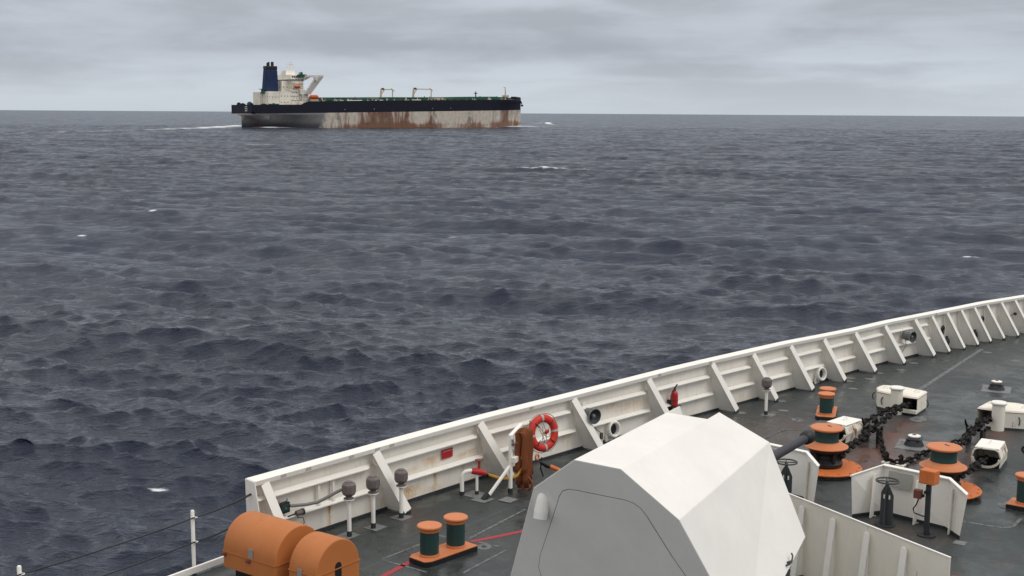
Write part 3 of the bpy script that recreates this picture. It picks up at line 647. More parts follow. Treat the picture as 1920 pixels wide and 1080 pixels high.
# ------------------------------------------------------------------ chain covers (spurling pipe hoods)
def hood(loc, rot, label):
    t = thing('chain_pipe_hood', label, 'chain hood', loc, rot, 'rusty white chain pipe hoods'); w, h, d = .31, .50, .88
    # open end looks aft (-x)
    sec = [(-w, .08), (-w - .02, .30), (-w + .04, h - .04), (-w + .12, h), (w - .12, h), (w - .04, h - .04), (w + .02, .30), (w, .08)]
    th = .02; inn = [(y * (1 - th / .3), z - (th if z > .2 else 0)) for y, z in sec]
    m = MB(); n = len(sec); vs = [(x, y, z) for x, s in ((-d / 2, sec), (d / 2, sec), (-d / 2, inn), (d / 2 - .02, inn)) for y, z in s]
    fs = [(k, k + 1, n + k + 1, n + k) for k in range(n - 1)] + [(2 * n + k, 2 * n + k + 1, 3 * n + k + 1, 3 * n + k) for k in range(n - 1)] + [(k, k + 1, 2 * n + k + 1, 2 * n + k) for k in range(n - 1)] + [tuple(range(n, 2 * n)), tuple(range(3 * n, 4 * n))]
    m.add(vs, fs).build('shell', MT['rustywhite'], t)
    MB().add([(-d / 2 + .03, -w + .04, h + .002), (d / 2 - .02, -w + .04, h + .002), (d / 2 - .02, w - .04, h + .002), (-d / 2 + .03, w - .04, h + .002), (-d / 2 + .03, -w + .06, h + .02), (d / 2 - .02, -w + .06, h + .02), (d / 2 - .02, w - .06, h + .02), (-d / 2 + .03, w - .06, h + .02)],
             [(4, 5, 6, 7), (0, 1, 5, 4), (1, 2, 6, 5), (2, 3, 7, 6), (3, 0, 4, 7)]).build('lid', MT['white'], t, .01)
    MB().bx(-d / 2 + .02, d / 2, -w, w, .06, .10).build('floor', MT['black'], t)
    MB().bx(-d / 2 - .02, d / 2 + .02, -w - .02, w + .02, .0, .06).build('base_frame', MT['darkgrey'], t)
    MB().torus((.05, 0, h + .02), .08, .011, 14, 6, 'y', 0, math.pi).build('lifting_eye', MT['white'], t)
    lip = MB(); n_ = 12
    for k in range(n_): 
        a0, a1 = math.pi + math.pi * k / n_, math.pi + math.pi * (k + 1) / n_
        lip.beam((-d / 2 - .02, (w - .02) * math.cos(a0), .28 + .2 * math.sin(a0)), (-d / 2 - .02, (w - .02) * math.cos(a1), .28 + .2 * math.sin(a1)), .05, .05, up=(1, 0, 0))
    lip.build('lip', MT['rustywhite'], t)
    for y in (-w - .03, w + .03):
        for x in (-.15, .0, .15): MB().tube([(x, y * .98, .36), (x, y * 1.04, .30), (x + .02, y * 1.04, .22), (x - .02, y * 1.02, .17)], .012, 6).build('toggle', MT['rustywhite'], t)
    return t
hood((9.70, 2.42, 0), R(-8), 'white rust stained chain hood half hidden behind the port windlass drum')
hood((9.62, -1.10, 0), R(6), 'white rust stained chain hood with its dark mouth open, right of the starboard windlass')

# ------------------------------------------------------------------ hawse pipe covers with their bitts
def hawse(loc, rot, label, mir=1):
    t = thing('hawse_cover', label, 'hawse pipe cover', loc, rot, 'cream hawse pipe covers with a round post')
    # rounded box, open towards the windlass (-x); y runs to port
    L2 = .55; Wd = .42; H_ = .52
    out_ = [(-.52, -.54), (-.52, .02), (-.30, .62), (.10, .80), (.48, .76), (.60, .2), (.40, -.50)]
    out_ = [(x, y * mir) for x, y in out_]
    m = MB(); n = len(out_); k0 = 0
    vs = [(x, y, .06) for x, y in out_] + [(x, y, H_ - .06) for x, y in out_]
    m.add(vs, [(k, (k + 1) % n, n + (k + 1) % n, n + k) for k in range(1, n)]).build('shell', MT['cream'], t)
    MB().prism([(x * .985, y * .985, .0) for x, y in out_], (0, 0, .055)).build('base_frame', MT['darkgrey'], t)
    MB().prism([(x * .96 + .05, y * .93, .05) for x, y in out_], (0, 0, .03)).build('floor', MT['black'], t)
    lid = MB(); vs = [(x * 1.02, y * 1.02, H_ - .05) for x, y in out_] + [(x * .98, y * .98, H_ - .01) for x, y in out_] + [(x * .82, y * .82, H_ + .015) for x, y in out_]
    lid.add(vs, [(k, (k + 1) % n, n + (k + 1) % n, n + k) for k in range(n)] + [(n + k, n + (k + 1) % n, 2 * n + (k + 1) % n, 2 * n + k) for k in range(n)] + [tuple(range(2 * n, 3 * n))])
    ld = lid.build('lid', MT['cream'], t)
    MB().prism([(x * 1.022, y * 1.022, H_ - .062) for x, y in out_], (0, 0, .012)).build('joint', MT['brown'], t)
    for x, y in ((-.05, .5), (.0, -.35)): MB().torus((x, y * mir, H_), .07, .011, 14, 6, 'x', 0, math.pi).build('lifting_eye', MT['cream'], ld)
    for x, y in ((-.36, .45), (.5, .75), (.0, -.62), (.1, .84)): MB().tube([(x, y * mir, .36), (x * 1.08, y * 1.08 * mir, .30), (x * 1.08, y * 1.08 * mir, .2), (x * 1.02, y * 1.03 * mir, .15)], .014, 6).build('toggle', MT['black'], t)
    MB().bx(-.60, -.50, min(-.55 * mir, -.05 * mir), max(-.55 * mir, -.05 * mir), .06, .16).build('sill', MT['cream'], t, .01)
    p = MB().lathe([(.16, .0), (.16, .68), (.15, .70)], (-.58, .0 * mir, 0), 28).build('bitt', MT['cream'], t)
    MB().lathe([(.16, .66), (.20, .69), (.205, .72), (.18, .745), (0, .75)], (-.58, .0 * mir, 0), 28).build('bitt_cap', MT['white'], p)
    return t
hawse((13.9, 2.36, 0), R(0), 'cream hawse pipe cover with round post and dark open mouth on the port side', 1)
hawse((13.75, -.34, 0), R(0), 'cream hawse pipe cover with round post cut off by the right edge', -1)

# ------------------------------------------------------------------ anchor chains
def link_mesh(Lk=.30, Wk=.19, r=.030):
    m = MB(); n = 14; mm = 6; vs = []; hs = (Lk - Wk) / 2; Rr = Wk / 2 - r
    for i in range(n):
        a = 2 * math.pi * i / n; cx, cy = Rr * math.cos(a), Rr * math.sin(a); ox = hs if math.cos(a) >= 0 else -hs
        for j in range(mm):
            b = 2 * math.pi * j / mm; q = 1 + r * math.cos(b) / Rr; vs.append((cx * q + ox, cy * q, r * math.sin(b)))
    m.add(vs, [(i * mm + j, ((i + 1) % n) * mm + j, ((i + 1) % n) * mm + (j + 1) % mm, i * mm + (j + 1) % mm) for i in range(n) for j in range(mm)], True)
    m.tube([(0, -Wk / 2 + r, 0), (0, Wk / 2 - r, 0)], r * .75, 6)
    return m
def chain(pts, label, cat='anchor chain', size=1., group='black anchor chains on the foredeck', jitter=.12, r=.030):
    t = thing('anchor_chain', label, cat, pts[0], 0, group)
    P = [Vector(p) - Vector(pts[0]) for p in pts]; segs = [(b - a).length for a, b in zip(P, P[1:])]; tot = sum(segs)
    Lk = .30 * size; pitch = Lk - 2 * r * size * 1.05; n = max(2, int(tot / pitch)); first = None
    def at(s):
        for (a, b), l in zip(zip(P, P[1:]), segs):
            if s <= l or (b is P[-1]): return a + (b - a) * (s / l)
            s -= l
    for i in range(n + 1):
        s = i * tot / n; p = at(s); d = (at(min(s + .02, tot)) - at(max(s - .02, 0))).normalized()
        q = d.to_track_quat('X', 'Z') @ Matrix.Rotation(math.pi / 4 + (i % 2) * math.pi / 2 + random.uniform(-jitter, jitter), 3, 'X').to_quaternion()
        if first is None:
            o = link_mesh(.30 * size, .19 * size, r * size).build('link', MT['chain'], t); first = o
        else: o = put('link', first, t)
        o.location = p; o.rotation_mode = 'QUATERNION'; o.rotation_quaternion = q
    return t
chain([(7.0, 1.42, .42), (7.63, 1.52, .42), (8.66, 1.65, .36), (9.83, 1.80, .33), (10.66, 1.86, .34), (11.66, 1.94, .37), (12.9, 2.02, .35), (14.0, 2.06, .2)], 'heavy anchor chain running from the port windlass into the port hawse cover', size=1.06, r=.030)
chain([(9.95, 2.36, .30), (10.4, 2.30, .26), (10.95, 2.27, .30), (11.66, 2.24, .33), (12.3, 2.19, .35), (12.9, 2.12, .33)], 'chain coming out of the port chain hood and up beside the main anchor chain', size=.92, r=.030)
chain([(7.0, -1.24, .42), (7.9, -1.20, .36), (9.4, -1.12, .22)], 'chain from the starboard windlass into the mouth of the starboard chain hood', size=1.0, r=.030)
chain([(7.0, -.58, .42), (8.2, -.50, .40), (9.69, -.41, .36), (11.27, -.28, .36), (12.2, -.22, .36), (13.9, -.10, .22)], 'heavy anchor chain running from the starboard windlass to the hawse cover at the right', size=1.06, r=.030)
chain([(10.3, 1.78, .34), (9.8, 1.52, .18), (9.2, 1.24, .07), (8.75, 1.03, .06), (8.47, .90, .07), (8.38, .70, .07), (8.42, .52, .06), (8.84, .43, .07), (9.7, .36, .07), (10.2, .22, .07), (10.8, -.05, .16), (11.2, -.24, .34)], 'thinner slack securing chain lying on deck between the two anchor chains', size=.84, r=.030)
chain([(10.3, -1.75, .3), (10.2, -2.0, .08), (9.9, -2.3, .06), (9.8, -2.7, .06), (9.6, -3.2, .06)], 'slack chain end lying on deck to the right of the open chain hood', size=.95, r=.030)
# chain stoppers: claw and lever on each chain
for (u, v, lb) in ((10.1, 1.83, 'black chain stopper claw gripping the middle of the port anchor chain'), (11.5, -.26, 'black chain stopper claw gripping the starboard anchor chain near its hawse cover')):
    t = thing('chain_stopper', lb, 'chain stopper', (u, v, 0), R(6), 'black chain stoppers')
    MB().bx(-.22, .22, -.20, -.13, 0, .40).build('cheek_plate', MT['black'], t, .01); MB().bx(-.22, .22, .13, .20, 0, .40).build('cheek_plate', MT['black'], t, .01)
    MB().tube([(0, -.24, .36), (0, .24, .36)], .045, 10).build('pin', MT['chain'], t); MB().tube([(0, .2, .38), (-.1, .23, .48), (-.16, .24, .60)], [.03, .03, .02], 8).build('lever', MT['black'], t)
    MB().tube([(.22, 0, .34), (.32, 0, .46), (.16, 0, .56), (-.05, 0, .50)], [.04, .05, .05, .035], 8).build('claw', MT['chain'], t)
for (u, v, lb) in ((8.42, .88, 'left one of the two black deck pad eyes holding the slack chain'), (8.36, .52, 'right one of the two black deck pad eyes holding the slack chain'), (9.75, -2.45, 'black pad eye on deck at the end of the chain near the right edge')):
    t = thing('pad_eye', lb, 'pad eye', (u, v, 0), 0, 'black pad eyes for the securing chains'); MB().bx(-.12, .12, -.09, .09, 0, .03).build('foot_plate', MT['cream'], t); MB().torus((0, 0, .13), .075, .032, 16, 8, 'y').build('eye', MT['chain'], t)
    MB().tube([(0, -.06, .2), (0, .0, .26), (0, .06, .2)], .025, 8).build('shackle', MT['black'], t)

# ------------------------------------------------------------------ small deck vents
for u, v, lb in ((18.15, 1.03, 'small dark deck vent with a white cap standing alone on the far deck'), (10.35, .88, 'small dark deck vent with a white cap between the two anchor chains')):
    t = thing('deck_vent', lb, 'deck vent', (u, v, 0), 0, 'small dark deck vents with white caps')
    MB().box((0, 0, .004), (1.0, .8, .008), rz=.2).build('weld_plate', MT['mark_pale'], t)
    MB().lathe([(.24, .008), (.20, .10), (.17, .16)], n=20).build('body', MT['coaming'], t); MB().box((0, 0, .175), (.36, .36, .03), rz=.15).build('cover', MT['darkgrey'], t, .006)
    MB().lathe([(.11, .19), (.15, .225), (.15, .25), (.11, .262), (0, .266)], n=20).build('cap', MT['white'], t)
    MB().lathe([(.05, .266), (.05, .274), (0, .276)], n=12).build('cap_boss', MT['brown'], t)

# ------------------------------------------------------------------ spray shields with handwheels
def shield(du, dv, label):
    t = thing('spray_shield', label, 'screen', (4.0 + du, -.9 + dv, 0), 0, 'white angled screens aft of the windlasses')
    # plan corners, local to (4.0,-.9): port end, corner, corner, starboard end
    bp_ = [(.04, .93), (.66, .53), (.42, -.80), (.02, -1.20)]; tp = [(-.12, .92), (.70, .55), (.52, -.82), (-.10, -1.34)]; h = [.92, 1.02, 1.02, .95]
    for k in range(3):
        a, b = bp_[k], bp_[k + 1]; ta, tb = tp[k], tp[k + 1]; d = Vector((b[0] - a[0], b[1] - a[1], 0)).normalized(); n_ = Vector((d.y, -d.x, 0)) * .012
        n_ = Vector((.012, 0, 0))
        MB().prism([(*a, .07), (*b, .07), (*tb, h[k + 1]), (*ta, h[k])], n_).build('panel', MT['white'], t)
        MB().prism([(*a, .0), (*b, .0), (*b, .068), (*a, .068)], n_).build('base_strip', MT['coaming'], t)
        A1, B1 = Vector((*ta, h[k])), Vector((*tb, h[k + 1])); cap = MB(); o_ = Vector((.035, 0, .006)); i_ = Vector((-.075, 0, .0))
        cap.add([A1 + o_, B1 + o_, B1 + i_, A1 + i_, A1 + o_ - Vector((0, 0, .018)), B1 + o_ - Vector((0, 0, .018)), B1 + i_ - Vector((0, 0, .018)), A1 + i_ - Vector((0, 0, .018))], [(0, 1, 2, 3), (4, 5, 6, 7), (0, 1, 5, 4), (1, 2, 6, 5), (2, 3, 7, 6), (3, 0, 4, 7)]).build('cap_bar', MT['white'], t)
    def gusset(x, y, dx):
        g = MB().prism([(x, y, .0), (x + dx, y, .0), (x + dx * .35, y, .88), (x, y, .88)], (0, .010, 0)); g.build('gusset', MT['white'], t)
        f = MB(); f.beam((x + dx, y, .01), (x + dx * .35, y, .88), .13, .01, up=(0, 1, 0)); f.box((x + dx * .0, y, .005), (.02, .08, .01)); f.build('gusset_flange', MT['white'], t)
    gusset(.42, .62, -.17); gusset(.50, -.22, -.17); gusset(.34, -.95, -.16)
    MB().prism([(.58, .42, .62), (.51, -.08, .62), (.55, -.08, .93), (.62, .42, .93)], (-.006, 0, 0)).build('grey_plate', MT['panel'], t)
    return t
shield(0, 0, 'white three sided screen behind the nearer handwheel and the orange control box')
shield(.14, 3.0, 'white three sided screen partly hidden by the turret and gun barrel')
def handwheel(u, v, label):
    t = thing('handwheel_stand', label, 'handwheel', (u, v, 0), 0, 'dark handwheels on pedestals')
    MB().lathe([(.20, 0), (.20, .02), (0, .03)], n=24).build('foot_plate', MT['coaming'], t)
    MB().prism([(-.02, -.15, .02), (-.02, .11, .02), (-.02, .10, .66), (-.02, .03, .80), (-.02, -.06, .80), (-.02, -.15, .62)], (.02, 0, 0)).build('pedestal', MT['darkgrey'], t, .004)
    MB().prism([(-.14, -.02, .02), (.14, -.02, .02), (.05, -.02, .78), (-.05, -.02, .78)], (0, .02, 0)).build('pedestal_web', MT['darkgrey'], t)
    for y in (-.075, .03): MB().bx(-.034, -.022, y - .014, y + .014, .54, .62).build('name_tag', MT['white'], t)
    MB().tube([(0, -.01, .70), (0, -.01, .90)], .035, 10).build('spindle', MT['darkgrey'], t)
    w = MB().torus((0, -.01, .90), .215, .017, 32, 8).build('wheel', MT['grey' if False else 'darkgrey'], t)
    for k in range(4):
        a = k * math.pi / 2 + .5; MB().tube([(0, -.01, .895), (.21 * math.cos(a), -.01 + .21 * math.sin(a), .90)], .013, 6).build('spoke', MT['darkgrey'], w)
    return t
handwheel(4.0, -.66, 'dark handwheel on a pedestal left of the orange control box pole')
handwheel(4.05, 1.48, 'dark handwheel on a pedestal close behind the turret front edge')
t = thing('control_post', 'orange control box on a dark green post in front of the white screen', 'control box', (3.86, -1.52, 0), R(0))
MB().lathe([(.17, 0), (.17, .025), (.07, .03)], n=20).build('foot_plate', MT['coaming'], t)
MB().bx(-.04, .04, -.045, .045, .02, 1.0).build('post', MT['coaming'], t, .005)
MB().box((.0, .0, 1.17), (.26, .31, .27), rz=-.12, ry=.05).build('control_box', MT['orange_d'], t, .02)
jb = MB().box((-.02, .19, .80), (.12, .15, .17)).build('junction_box', MT['brown'], t, .01); MB().box((-.02, .10, .78), (.06, .06, .05)).build('gland', MT['black'], jb)
MB().tube([(-.04, .17, .71), (-.05, .20, .60), (-.05, .26, .50), (-.05, .24, .42), (-.03, .08, .38), (0, .0, .38)], .013, 8).build('cable', MT['cable'], t)
MB().box((-.02, .02, .86), (.1, .1, .05)).build('clamp', MT['black'], t)

# ------------------------------------------------------------------ vent heads on posts
def vent_post(u, v, h, label, s=1.):
    t = thing('vent_post', label, 'vent', (u, v, 0), R(20), 'brown-grey vent heads on white posts')
    MB().lathe([(.05, 0), (.05, .10), (.04, .11)], n=14).build('foot', MT['coaming'], t)
    MB().lathe([(.040, .10), (.040, h - .42), (.048, h - .42), (.048, h - .38)], n=16).build('pole', MT['white'], t)
    MB().lathe([(.03, h - .40), (.03, h - .36), (.065, h - .35), (.10, h - .345), (.10, h - .325), (.06, h - .32), (.05, h - .29)], n=16).build('flange', MT['greyhead'], t)
    MB().lathe([(.05, h - .34), (.105, h - .335), (.105, h - .355), (.04, h - .36)], n=16).build('flange_ring', MT['white'], t)
    hd = MB(); n = 8
    hd.lathe([(.05, h - .30), (.115, h - .25), (.135, h - .22), (.135, h - .06), (.10, h - .02), (.075, h - .015), (.075, h), (0, h + .003)], n=n)
    hd.sm = [False] * len(hd.sm); hd.build('head', MT['greyhead'], t, .008)
    for k in range(4):
        a = k * math.pi / 2 + math.pi / 8; MB().box((.128 * math.cos(a), .128 * math.sin(a), h - .14), (.012, .07, .13), rz=a).build('screen', MT['greyhead'], t, .004)
    return t
vent_post(-2.85, 7.28, 1.08, 'nearest brown-grey vent head on a white post, with a grey hose reaching it')
vent_post(-2.22, 7.24, 1.05, 'brown-grey vent head on a white post, middle one of the three near the bulwark end')
vent_post(-1.42, 7.22, 1.00, 'brown-grey vent head on a white post, standing in front of the second bulwark rib')
vent_post(11.05, 5.12, 1.02, 'lone brown-grey vent head on a white post farther forward, beyond the turret')

# ------------------------------------------------------------------ orange covers near the guard rail
def dome_cover(t, L_, w, hs, slot=False):
    """barrel-vaulted GRP cover along x; straight sides hs high, vault radius w/2"""
    n = 22; sec = [(w / 2, -.25), (w / 2, hs)] + [(w / 2 * math.cos(math.pi * k / n), hs + w / 2 * math.sin(math.pi * k / n)) for k in range(1, n)] + [(-w / 2, hs), (-w / 2, -.25)]
    m = MB(); k_ = len(sec); vs = [(x, y, z) for x in (-L_ / 2, L_ / 2) for y, z in sec]
    m.add(vs, [(i, i + 1, k_ + i + 1, k_ + i) for i in range(k_ - 1)], True)
    m.add([(-L_ / 2, y, z) for y, z in sec], [tuple(range(k_))]); m.add([(L_ / 2, y, z) for y, z in sec], [tuple(range(k_))])
    o = weld(m.build('shell', MT['canister'], t, .02))
    sk = MB()
    for y in (-w / 2 - .008, w / 2 + .008): sk.bx(-L_ / 2, L_ / 2, y - .005, y + .005, .02, .038)
    for x in (-L_ / 2 - .008, L_ / 2 + .008): sk.bx(x - .005, x + .005, -w / 2, w / 2, .02, .038)
    sk.build('joint_strip', MT['canister'], t)
    return o
# along the ship's side, length runs inboard (local x towards starboard-aft)
t = thing('winch_cover', 'large orange barrel shaped cover at the lower left beside the bulwark end', 'equipment cover', (-5.36, 6.70, .55), R(-90), 'orange domed equipment covers')
dome_cover(t, 1.28, 1.06, .05)
for x, z in ((.05, .12), ): MB().box((x, -.536, z), (.10, .012, .16), rx=0).build('latch_plate', MT['steel'], t)
for x in (-.60, .0): MB().box((x, -.55, -.02), (.08, .04, .05)).build('bracket', MT['brown'], t, .006)
MB().bx(-.6, .6, -.3, .3, -.55, -.2).build('stand', MT['black'], t)
t = thing('winch_cover', 'smaller orange domed cover with a dark slot in its end, left of the near bollards', 'equipment cover', (-5.32, 5.50, .55), R(-90), 'orange domed equipment covers')
dome_cover(t, .62, 1.03, .0)
sl = MB(); pts = [(.312, .0 + .075 * math.cos(a), .06 + .075 * math.sin(a)) for a in np.linspace(0, math.pi, 9)] + [(.312, -.075, -.25), (.312, .075, -.25)]
sl.prism(pts, (.004, 0, 0)).build('slot', MT['black'], t)
MB().box((-.05, -.523, -.0), (.10, .012, .18)).build('latch_plate', MT['steel'], t)
MB().bx(-.25, .25, -.3, .3, -.55, -.2).build('stand', MT['black'], t)

# ------------------------------------------------------------------ guard rail aft of the bulwark
gr = thing('guard_rail', 'wire guard rail on white stanchions along the deck edge aft of the bulwark', 'guard rail', (0, 0, 0))
SP = [(-5.84, 8.17), (-9.2, 8.14), (-12.6, 8.14)]
for (u, v) in SP:
    p = MB().tube([(u, v, .0), (u, v, 1.10), (u, v, 1.115)], [.034, .034, .026], 14).build('stanchion', MT['white'], gr)
    MB().tube([(u, v, -.02), (u, v, .10)], .042, 12).build('foot', MT['coaming'], p)
    for z in (1.0, .56, .10): MB().torus((u + .005, v - .065, z), .032, .009, 14, 6, 'z', -2.4, 2.4).build('wire_hook', MT['white'], p)
for i, z in enumerate((1.0, .56, .10)):
    q = MB(); nodes = [(-4.63, 8.02, [1.13, .70, .22][i])] + [(u, v - .065, z) for u, v in SP]
    pts = []
    for a, b in zip(nodes, nodes[1:]):
        for k in range(12):
            s = k / 12; pts.append((a[0] + (b[0] - a[0]) * s, a[1] + (b[1] - a[1]) * s, a[2] + (b[2] - a[2]) * s - .05 * 4 * s * (1 - s) * .7))
    pts.append(nodes[-1]); q.tube(pts, .012, 6).build('wire', MT['cable'], gr)
    if i < 2: MB().tube([pts[0], pts[3], pts[8]], [.022, .02, .015], 8).build('turnbuckle', MT['black'], gr)
kb = MB(); kb.beam((-4.6, 8.05, .09), (-20, 8.10, .04), .05, .11); kb.build('edge_bar', MT['white'], gr)

# ------------------------------------------------------------------ hydrant, hose rack and lifebuoy
t = thing('fire_hydrant', 'white bent pipe fire hydrant with a red valve and wheel', 'hydrant', (.62, 6.95, 0), R(0))
MB().tube([(-.12, .25, .0), (-.12, .25, .36), (-.11, .24, .44), (-.07, .2, .50), (.0, .12, .52), (.10, .02, .50)], .045, 14).build('riser_pipe', MT['white'], t)
MB().tube([(-.12, .25, 0), (-.12, .25, .08)], .055, 14).build('foot', MT['coaming'], t)
MB().tube([(.1, .02, 0), (.1, .02, .44)], .03, 12).build('support', MT['white'], t); MB().tube([(.1, .02, 0), (.1, .02, .08)], .04, 12).build('foot', MT['coaming'], t)
vb = MB().tube([(.02, .10, .515), (.13, -.01, .49), (.24, -.12, .45)], [.06, .075, .055], 14).build('valve', MT['red'], t)
MB().tube([(.13, -.01, .5), (.13, -.01, .72)], .022, 8).build('stem', MT['red'], vb); MB().lathe([(.02, .72), (.085, .735), (.085, .755), (0, .76)], (.13, -.01, 0), 18).build('wheel', MT['brown'], vb)
MB().torus((.14, -.02, .485), .062, .014, 16, 6, 'x').build('coupling', MT['brown'], vb)

HR = thing('hose_rack', 'white pipe frame standing on deck before the third bulwark rib, holding the brown hose', 'hose rack', (1.35, 6.55, 0))
def L1(u, v, z): return (u - 1.35, v - 6.55, z)
pA, pB = (1.25, 6.48), (2.05, 6.78)
MB().tube([L1(*pA, 0), L1(*pA, 1.20), L1(*pA, 1.26)], .045, 12).build('post', MT['white'], HR); MB().tube([L1(*pA, 0), L1(*pA, .10)], .052, 12).build('foot', MT['coaming'], HR)
MB().beam(L1(*pA, 1.24), L1(2.12, 6.82, 1.27), .09, .05).build('top_bar', MT['white'], HR, .006)
MB().tube([L1(2.05, 6.78, 0), L1(2.05, 6.78, 1.25)], .035, 12).build('post', MT['white'], HR)
MB().beam(L1(*pA, .60), L1(.62, 6.60, .05), .06, .05).build('brace', MT['white'], HR, .006); MB().beam(L1(.62, 6.60, .10), L1(.50, 6.63, .0), .11, .08).build('foot', MT['coaming'], HR)
MB().box(L1(1.33, 6.42, .72), (.2, .1, .12), rz=.3).build('hose_clip', MT['cream'], HR, .01); MB().box(L1(1.05, 6.53, .40), (.06, .05, .05)).build('clamp', MT['black'], HR)
MB().tube([L1(1.24, 6.42, 1.18), L1(1.27, 6.40, 1.0), L1(1.29, 6.40, .92)], [.03, .02, .012], 8).build('spanner', MT['steel'], HR); MB().tube([L1(1.22, 6.42, 1.06), L1(1.34, 6.38, 1.08)], .025, 8).build('spanner_head', MT['brown'], HR)
# the hose: folded lengths hanging over the bar
hs = thing('fire_hose', 'brown flat fire hose hanging in folds on the white rack beside the lifebuoy', 'fire hose', (1.6, 6.45, 0))
def fold(u0, v0, u1, v1, z_top, z_bot, w):
    pts = []
    for k in range(9): pts.append((u0, v0, z_bot + (z_top - z_bot) * k / 8))
    for k in range(1, 8):
        a = math.pi * k / 8; pts.append(((u0 + u1) / 2 - (u1 - u0) / 2 * math.cos(a), (v0 + v1) / 2 - (v1 - v0) / 2 * math.cos(a), z_top + .5 * math.hypot(u1 - u0, v1 - v0) * math.sin(a) + .02))
    for k in range(9): pts.append((u1, v1, z_top - (z_top - z_bot) * k / 8))
    return pts
def band(m, pts, w, th, side):
    """flat hose: rectangular section swept along pts, wide along side"""
    P = [Vector(p) for p in pts]; sd = Vector(side).normalized(); vs = []
    for i, p in enumerate(P):
        tt = (P[min(i + 1, len(P) - 1)] - P[max(i - 1, 0)]).normalized(); n_ = tt.cross(sd).normalized(); wob = sd * (.012 * math.sin(i * 1.3 + P[0].x * 9))
        vs += [p + wob + sd * (w / 2) * a + n_ * th * b for a, b in ((-1, -.3), (-.6, -1), (.6, -1), (1, -.3), (1, .3), (.6, 1), (-.6, 1), (-1, .3))]
    n = 8; m.add(vs, [(i * n + k, (i + 1) * n + k, (i + 1) * n + (k + 1) % n, i * n + (k + 1) % n) for i in range(len(P) - 1) for k in range(n)] + [tuple(range(n)), tuple(range((len(P) - 1) * n, len(P) * n))], True)
for i, (dx, zt_, zb) in enumerate(((0., 1.22, .42), (.075, 1.24, .12), (.15, 1.26, .02), (.225, 1.24, .08), (.30, 1.22, .16), (.37, 1.18, .25))):
    m = MB(); u0 = 1.42 - 1.6 + dx * 1.25; band(m, fold(u0, .02 - .05 + dx * .45, u0 + .05, -.17 + dx * .45, zt_ - .02, zb, .1), .12, .016, (.45, -.55, 0)); m.build('hose_fold', MT['hose'], hs)
m = MB(); band(m, [(-.74, .32, .44), (-.55, .2, .33), (-.38, .05, .30), (-.22, -.05, .36), (-.1, -.1, .52), (-.05, -.1, .66), (-.12, -.05, .72)], .07, .018, (0, .3, 1)); m.build('hose_lead', MT['yellow'], hs)
m = MB(); m.torus((.02, -.12, .14), .15, .024, 24, 8, 'x').build('hose_loop', MT['hose'], hs)
nz = MB(); nz.tube([(.55, -.12, .50), (.62, -.25, .42), (.70, -.36, .36)], [.045, .06, .03], 12).build('nozzle', MT['black'], hs)
MB().tube([(.66, -.30, .40), (.74, -.46, .33), (.78, -.52, .31)], [.05, .05, .035], 12).build('nozzle_tip', MT['orange_d'], hs)
MB().tube([(.55, -.15, .60), (.53, -.14, .35), (.55, -.2, .18)], .018, 8).build('strap', MT['cable'], hs); MB().torus((.45, -.1, .62), .06, .02, 14, 6, 'y').build('rope_end', MT['orange'], hs)

# lifebuoy, hung on the rack, facing aft-starboard
lb_u, lb_v, lb_z = 2.56, 6.55, 1.02
lb = thing('lifebuoy', 'red lifebuoy with white bands hanging at the hose rack against the white bulwark', 'lifebuoy', (lb_u, lb_v, lb_z), R(0))
n_ax = Vector((-.27, -.95, .14)).normalized()     # outward normal in ship coordinates
q = n_ax.to_track_quat('Z', 'Y')
R0, r0 = .325, .088
def ring_part(name, a0, a1, mat, rr, sx=1.0, n=10):
    m = MB().torus((0, 0, 0), R0, rr, n, 14, 'z', a0, a1); m.v = [tuple(q @ Vector((x, y, z * .8))) for x, y, z in m.v]; return m.build(name, mat, lb)
ring_part('ring', 0, 2 * math.pi, MT['ringred'], r0, n=48)
for k in range(4):
    a = math.pi / 4 * 0 + k * math.pi / 2 + .05; ring_part('white_band', a - .08, a + .08, MT['pad'], r0 + .004, n=6)
rp = MB(); pts = []
for k in range(97):
    a = 2 * math.pi * k / 96; w_ = abs(math.sin(2 * (a - .05))); pts.append(tuple(q @ Vector(((R0 + r0 + .005 + .03 * w_) * math.cos(a), (R0 + r0 + .005 + .03 * w_) * math.sin(a), .0 + .01 * math.sin(9 * a)))))
rp.tube(pts, .010, 6).build('grab_line', MT['rope'], lb)
nt = MB()
for a, b in (((-.15, .2), (.05, -.1)), ((.05, -.1), (.18, -.02)), ((-.12, .1), (.0, -.22)), ((.0, .22), (.05, -.1)), ((.05, -.1), (.02, -.22)), ((-.05, .0), (.17, .12)), ((-.02, .15), (-.1, -.2))):
    nt.tube([tuple(q @ Vector((a[0], a[1], .03))), tuple(q @ Vector(((a[0] + b[0]) / 2 + .02, (a[1] + b[1]) / 2 - .03, .05))), tuple(q @ Vector((b[0], b[1], .04)))], .010, 6)
nt.build('line_bundle', MT['rope'], lb)
MB().box(tuple(q @ Vector((.07, .02, .05))), (.17, .06, .07), rz=.3).build('light', MT['red'], lb, .01)
MB().tube([(-.24, .18, .30), (-.22, .20, -.50)], .02, 8).build('bracket_strap', MT['cable'], lb)
for k in range(4):
    a = math.pi / 4 + k * math.pi / 2; MB().tube([tuple(q @ Vector((.20 * math.cos(a), .20 * math.sin(a), .06))), tuple(q @ Vector((R0 * math.cos(a), R0 * math.sin(a), .085))), tuple(q @ Vector((.375 * math.cos(a), .375 * math.sin(a), .03)))], .012, 6).build('lashing', MT['cable'], lb)

